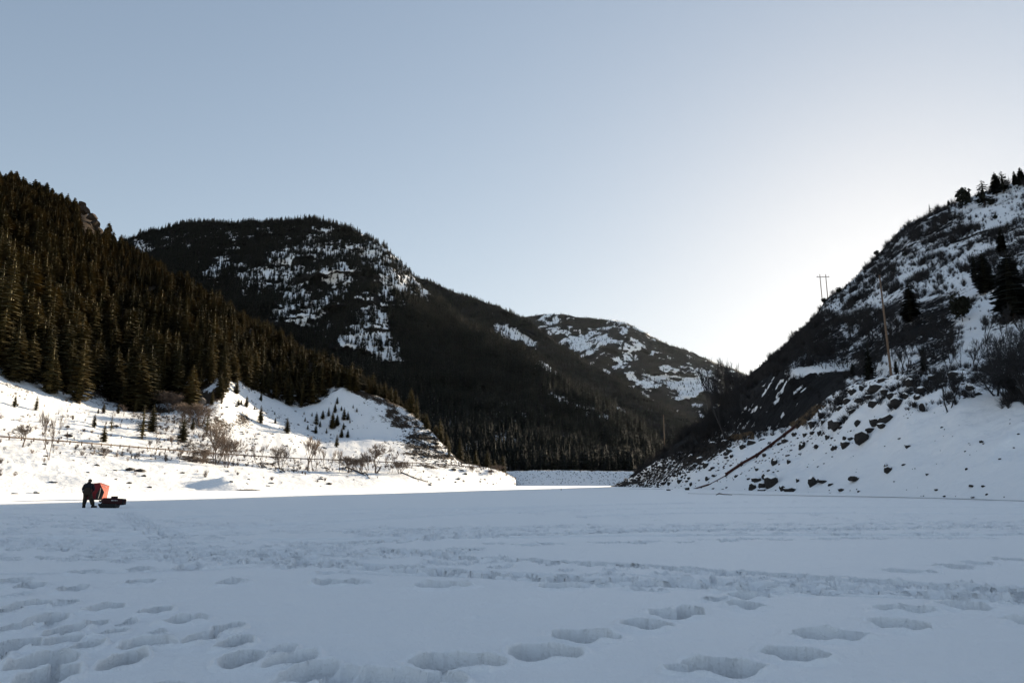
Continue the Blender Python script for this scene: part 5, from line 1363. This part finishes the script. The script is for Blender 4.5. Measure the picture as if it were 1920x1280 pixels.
# ------------------------------------------------------------------ sled and its load
M_MAROON = plain("maroon_bag", (0.028, 0.005, 0.006), .75, .25, 6); M_SLED = plain("black_sled", (0.012, 0.012, 0.013), .45, .15, 4)
sb_ = ice_at(205, 951.8); sS = sb_[1] / F_PX
sled = thing("cargo_sled", "black plastic pull sled parked on the ice beside the person", "sled", (sb_[0], sb_[1], 0))
def xs(px): return (px - 205) * sS
prof = [(189.5, .06), (191, .0), (219, .0), (220, .10)]
m = MB(); x0, x1, x2, x3 = xs(188), xs(191), xs(219), xs(220.5)
lo = [(x0, -.28, .26), (x1, -.26, .03), (x2, -.26, .02), (x3, -.28, .24)]
vs = []
for yy in (-1, 1):
    for (X_, w_, z_) in lo: vs.append((X_, yy * .28, z_ if z_ < .2 else z_))
top_ = [(x0, .27), (x1 + .1, .26), (x2 - .1, .24), (x3, .24)]
hull = []
for yy, s_ in ((-.30, -1), (.30, 1)):
    for X_, z_ in top_: hull.append((X_, yy, z_))
bot_ = [(x1, -.24, .02), (x2, -.24, .02), (x2, .24, .02), (x1, .24, .02)]
tops = [(x0, -.3, .27), (x3, -.3, .25), (x3, .3, .25), (x0, .3, .27)]
inn = [(x0 + .04, -.26, .27), (x3 - .04, -.26, .25), (x3 - .04, .26, .25), (x0 + .04, .26, .27)]; inb = [(x1 + .02, -.2, .06), (x2 - .02, -.2, .06), (x2 - .02, .2, .06), (x1 + .02, .2, .06)]
m.add(bot_ + tops + inn + inb, [(3, 2, 1, 0), (0, 1, 5, 4), (1, 2, 6, 5), (2, 3, 7, 6), (3, 0, 4, 7), (4, 5, 9, 8), (5, 6, 10, 9), (6, 7, 11, 10), (7, 4, 8, 11), (8, 9, 13, 12), (9, 10, 14, 13), (10, 11, 15, 14), (11, 8, 12, 15), (12, 13, 14, 15)])
m.build("hull", M_SLED, sled)
for yy in (-.15, .15):
    m = MB(); m.box(((x1 + x2) / 2, yy, .012), (x2 - x1, .04, .02)); m.build("runner", M_SLED, sled)
m = MB(); m.tube([(x0, -.1, .25), (x0 - .12, -.05, .16), (x0 - .05, .05, .10), (x0, .1, .25)], [.012] * 4, 5); m.build("tow_rope", M_POST, sled)
def softbox(c, d, seed=0, rx=0.0):
    bm = bmesh.new(); bmesh.ops.create_cube(bm, size=1.0); bmesh.ops.subdivide_edges(bm, edges=bm.edges[:], cuts=4, use_grid_fill=True)
    for v in bm.verts:
        q = v.co.copy(); L_ = max(abs(q.x), abs(q.y), abs(q.z)); s_ = q.normalized() * .62; v.co = q.lerp(s_, .38)
        v.co = Vector((v.co.x * d[0] * 1.05, v.co.y * d[1] * 1.05, v.co.z * d[2] * 1.05)) * (1 + .05 * float(perlin(np.array(v.co) * 5 + seed)))
    me = bpy.data.meshes.new("bag_body"); bm.to_mesh(me); bm.free(); me.polygons.foreach_set("use_smooth", [True] * len(me.polygons)); return me
bag = thing("duffel_bag", "maroon duffel bag with a white printed mark lying across the sled", "bag", (sb_[0] + xs(212), sb_[1], .42))
o = link("bag_body", softbox(None, ((232 - 194) * sS, .5, .34)), bag, M_MAROON); o.rotation_euler = (0, math.radians(3), 0)
# the mark itself is unreadable in the photograph: short pale strokes of the same size
m = MB()
for k, (a, w_, h_) in enumerate(((213, 1.6, 1.5), (215, 1.6, 1.5), (217.2, .8, .9), (219, 1.5, 1.5), (221, .9, 1.5), (223, .6, 1.2))):
    m.box((xs(a) - xs(212), -.30, .05), (w_ * sS, .012, h_ * sS * .7))
m.build("printed_mark", M_WHITE, bag)
m = MB(); m.tube([(-.25, -.02, .16), (-.1, -.05, .25), (.1, -.05, .25), (.22, -.02, .16)], [.014] * 4, 5); m.build("carry_handle", M_BLACK, bag)
b2g = thing("gear_roll", "dark cloth roll hanging over the right end of the sled", "bag", (sb_[0] + xs(226), sb_[1] - .02, .38))
link("roll_body", softbox(None, (12 * sS, .42, .36), 4), b2g, M_BLACK); m = MB(); m.box((0, 0, 0), (.03, .45, .38)); m.build("strap", M_MAROON, b2g)
b3 = thing("small_red_box", "small dark red box on top of the duffel bag", "box", (sb_[0] + xs(212.5), sb_[1], .64)); m = MB(); m.box((0, 0, 0), (8 * sS, .28, .12)); m.build("box_body", M_MAROON, b3)
m = MB(); m.box((0, 0, .07), (8.6 * sS, .3, .03)); m.build("lid", M_MAROON, b3)
b4 = thing("ice_auger", "black jagged auger and rods bundled on the left end of the sled", "auger", (sb_[0] + xs(191), sb_[1], .42))
m = MB(); m.tube([(-.12, -.1, -.02), (.35, .1, .05)], [.05, .05], 6); m.tube([(-.16, .1, -.22), (.2, .0, .1)], [.04, .04], 6)
m.build("shaft", M_BLACK, b4, True)
m = MB()
for k in range(4): m.tube([(-.1 + .09 * k, -.09 + .04 * k, -.02 + .015 * k), (-.08 + .09 * k, -.09 + .04 * k, -.0 + .015 * k)], [.10, .085], 8)
m.build("blade", M_SLED, b4)
print("all done")

# ------------------------------------------------------------------ thin winter haze filling the valley
m, nt, b = mat_new("haze_air"); nt.nodes.remove(b)
pv = nt.nodes.new("ShaderNodeVolumePrincipled"); pv.inputs["Color"].default_value = (.75, .86, 1.0, 1)
pv.inputs["Density"].default_value = 0.0000016; pv.inputs["Anisotropy"].default_value = 0.65
nt.links.new(pv.outputs[0], nt.nodes["Material Output"].inputs["Volume"])
mb = MB(); mb.box((0, 0, 0), (14000, 14000, 1101)); hz = mb.build("haze", m); hz.location = (0, 0, 549.5)
tag(hz, "thin bluish winter haze hanging in the valley air", None, None, "stuff")
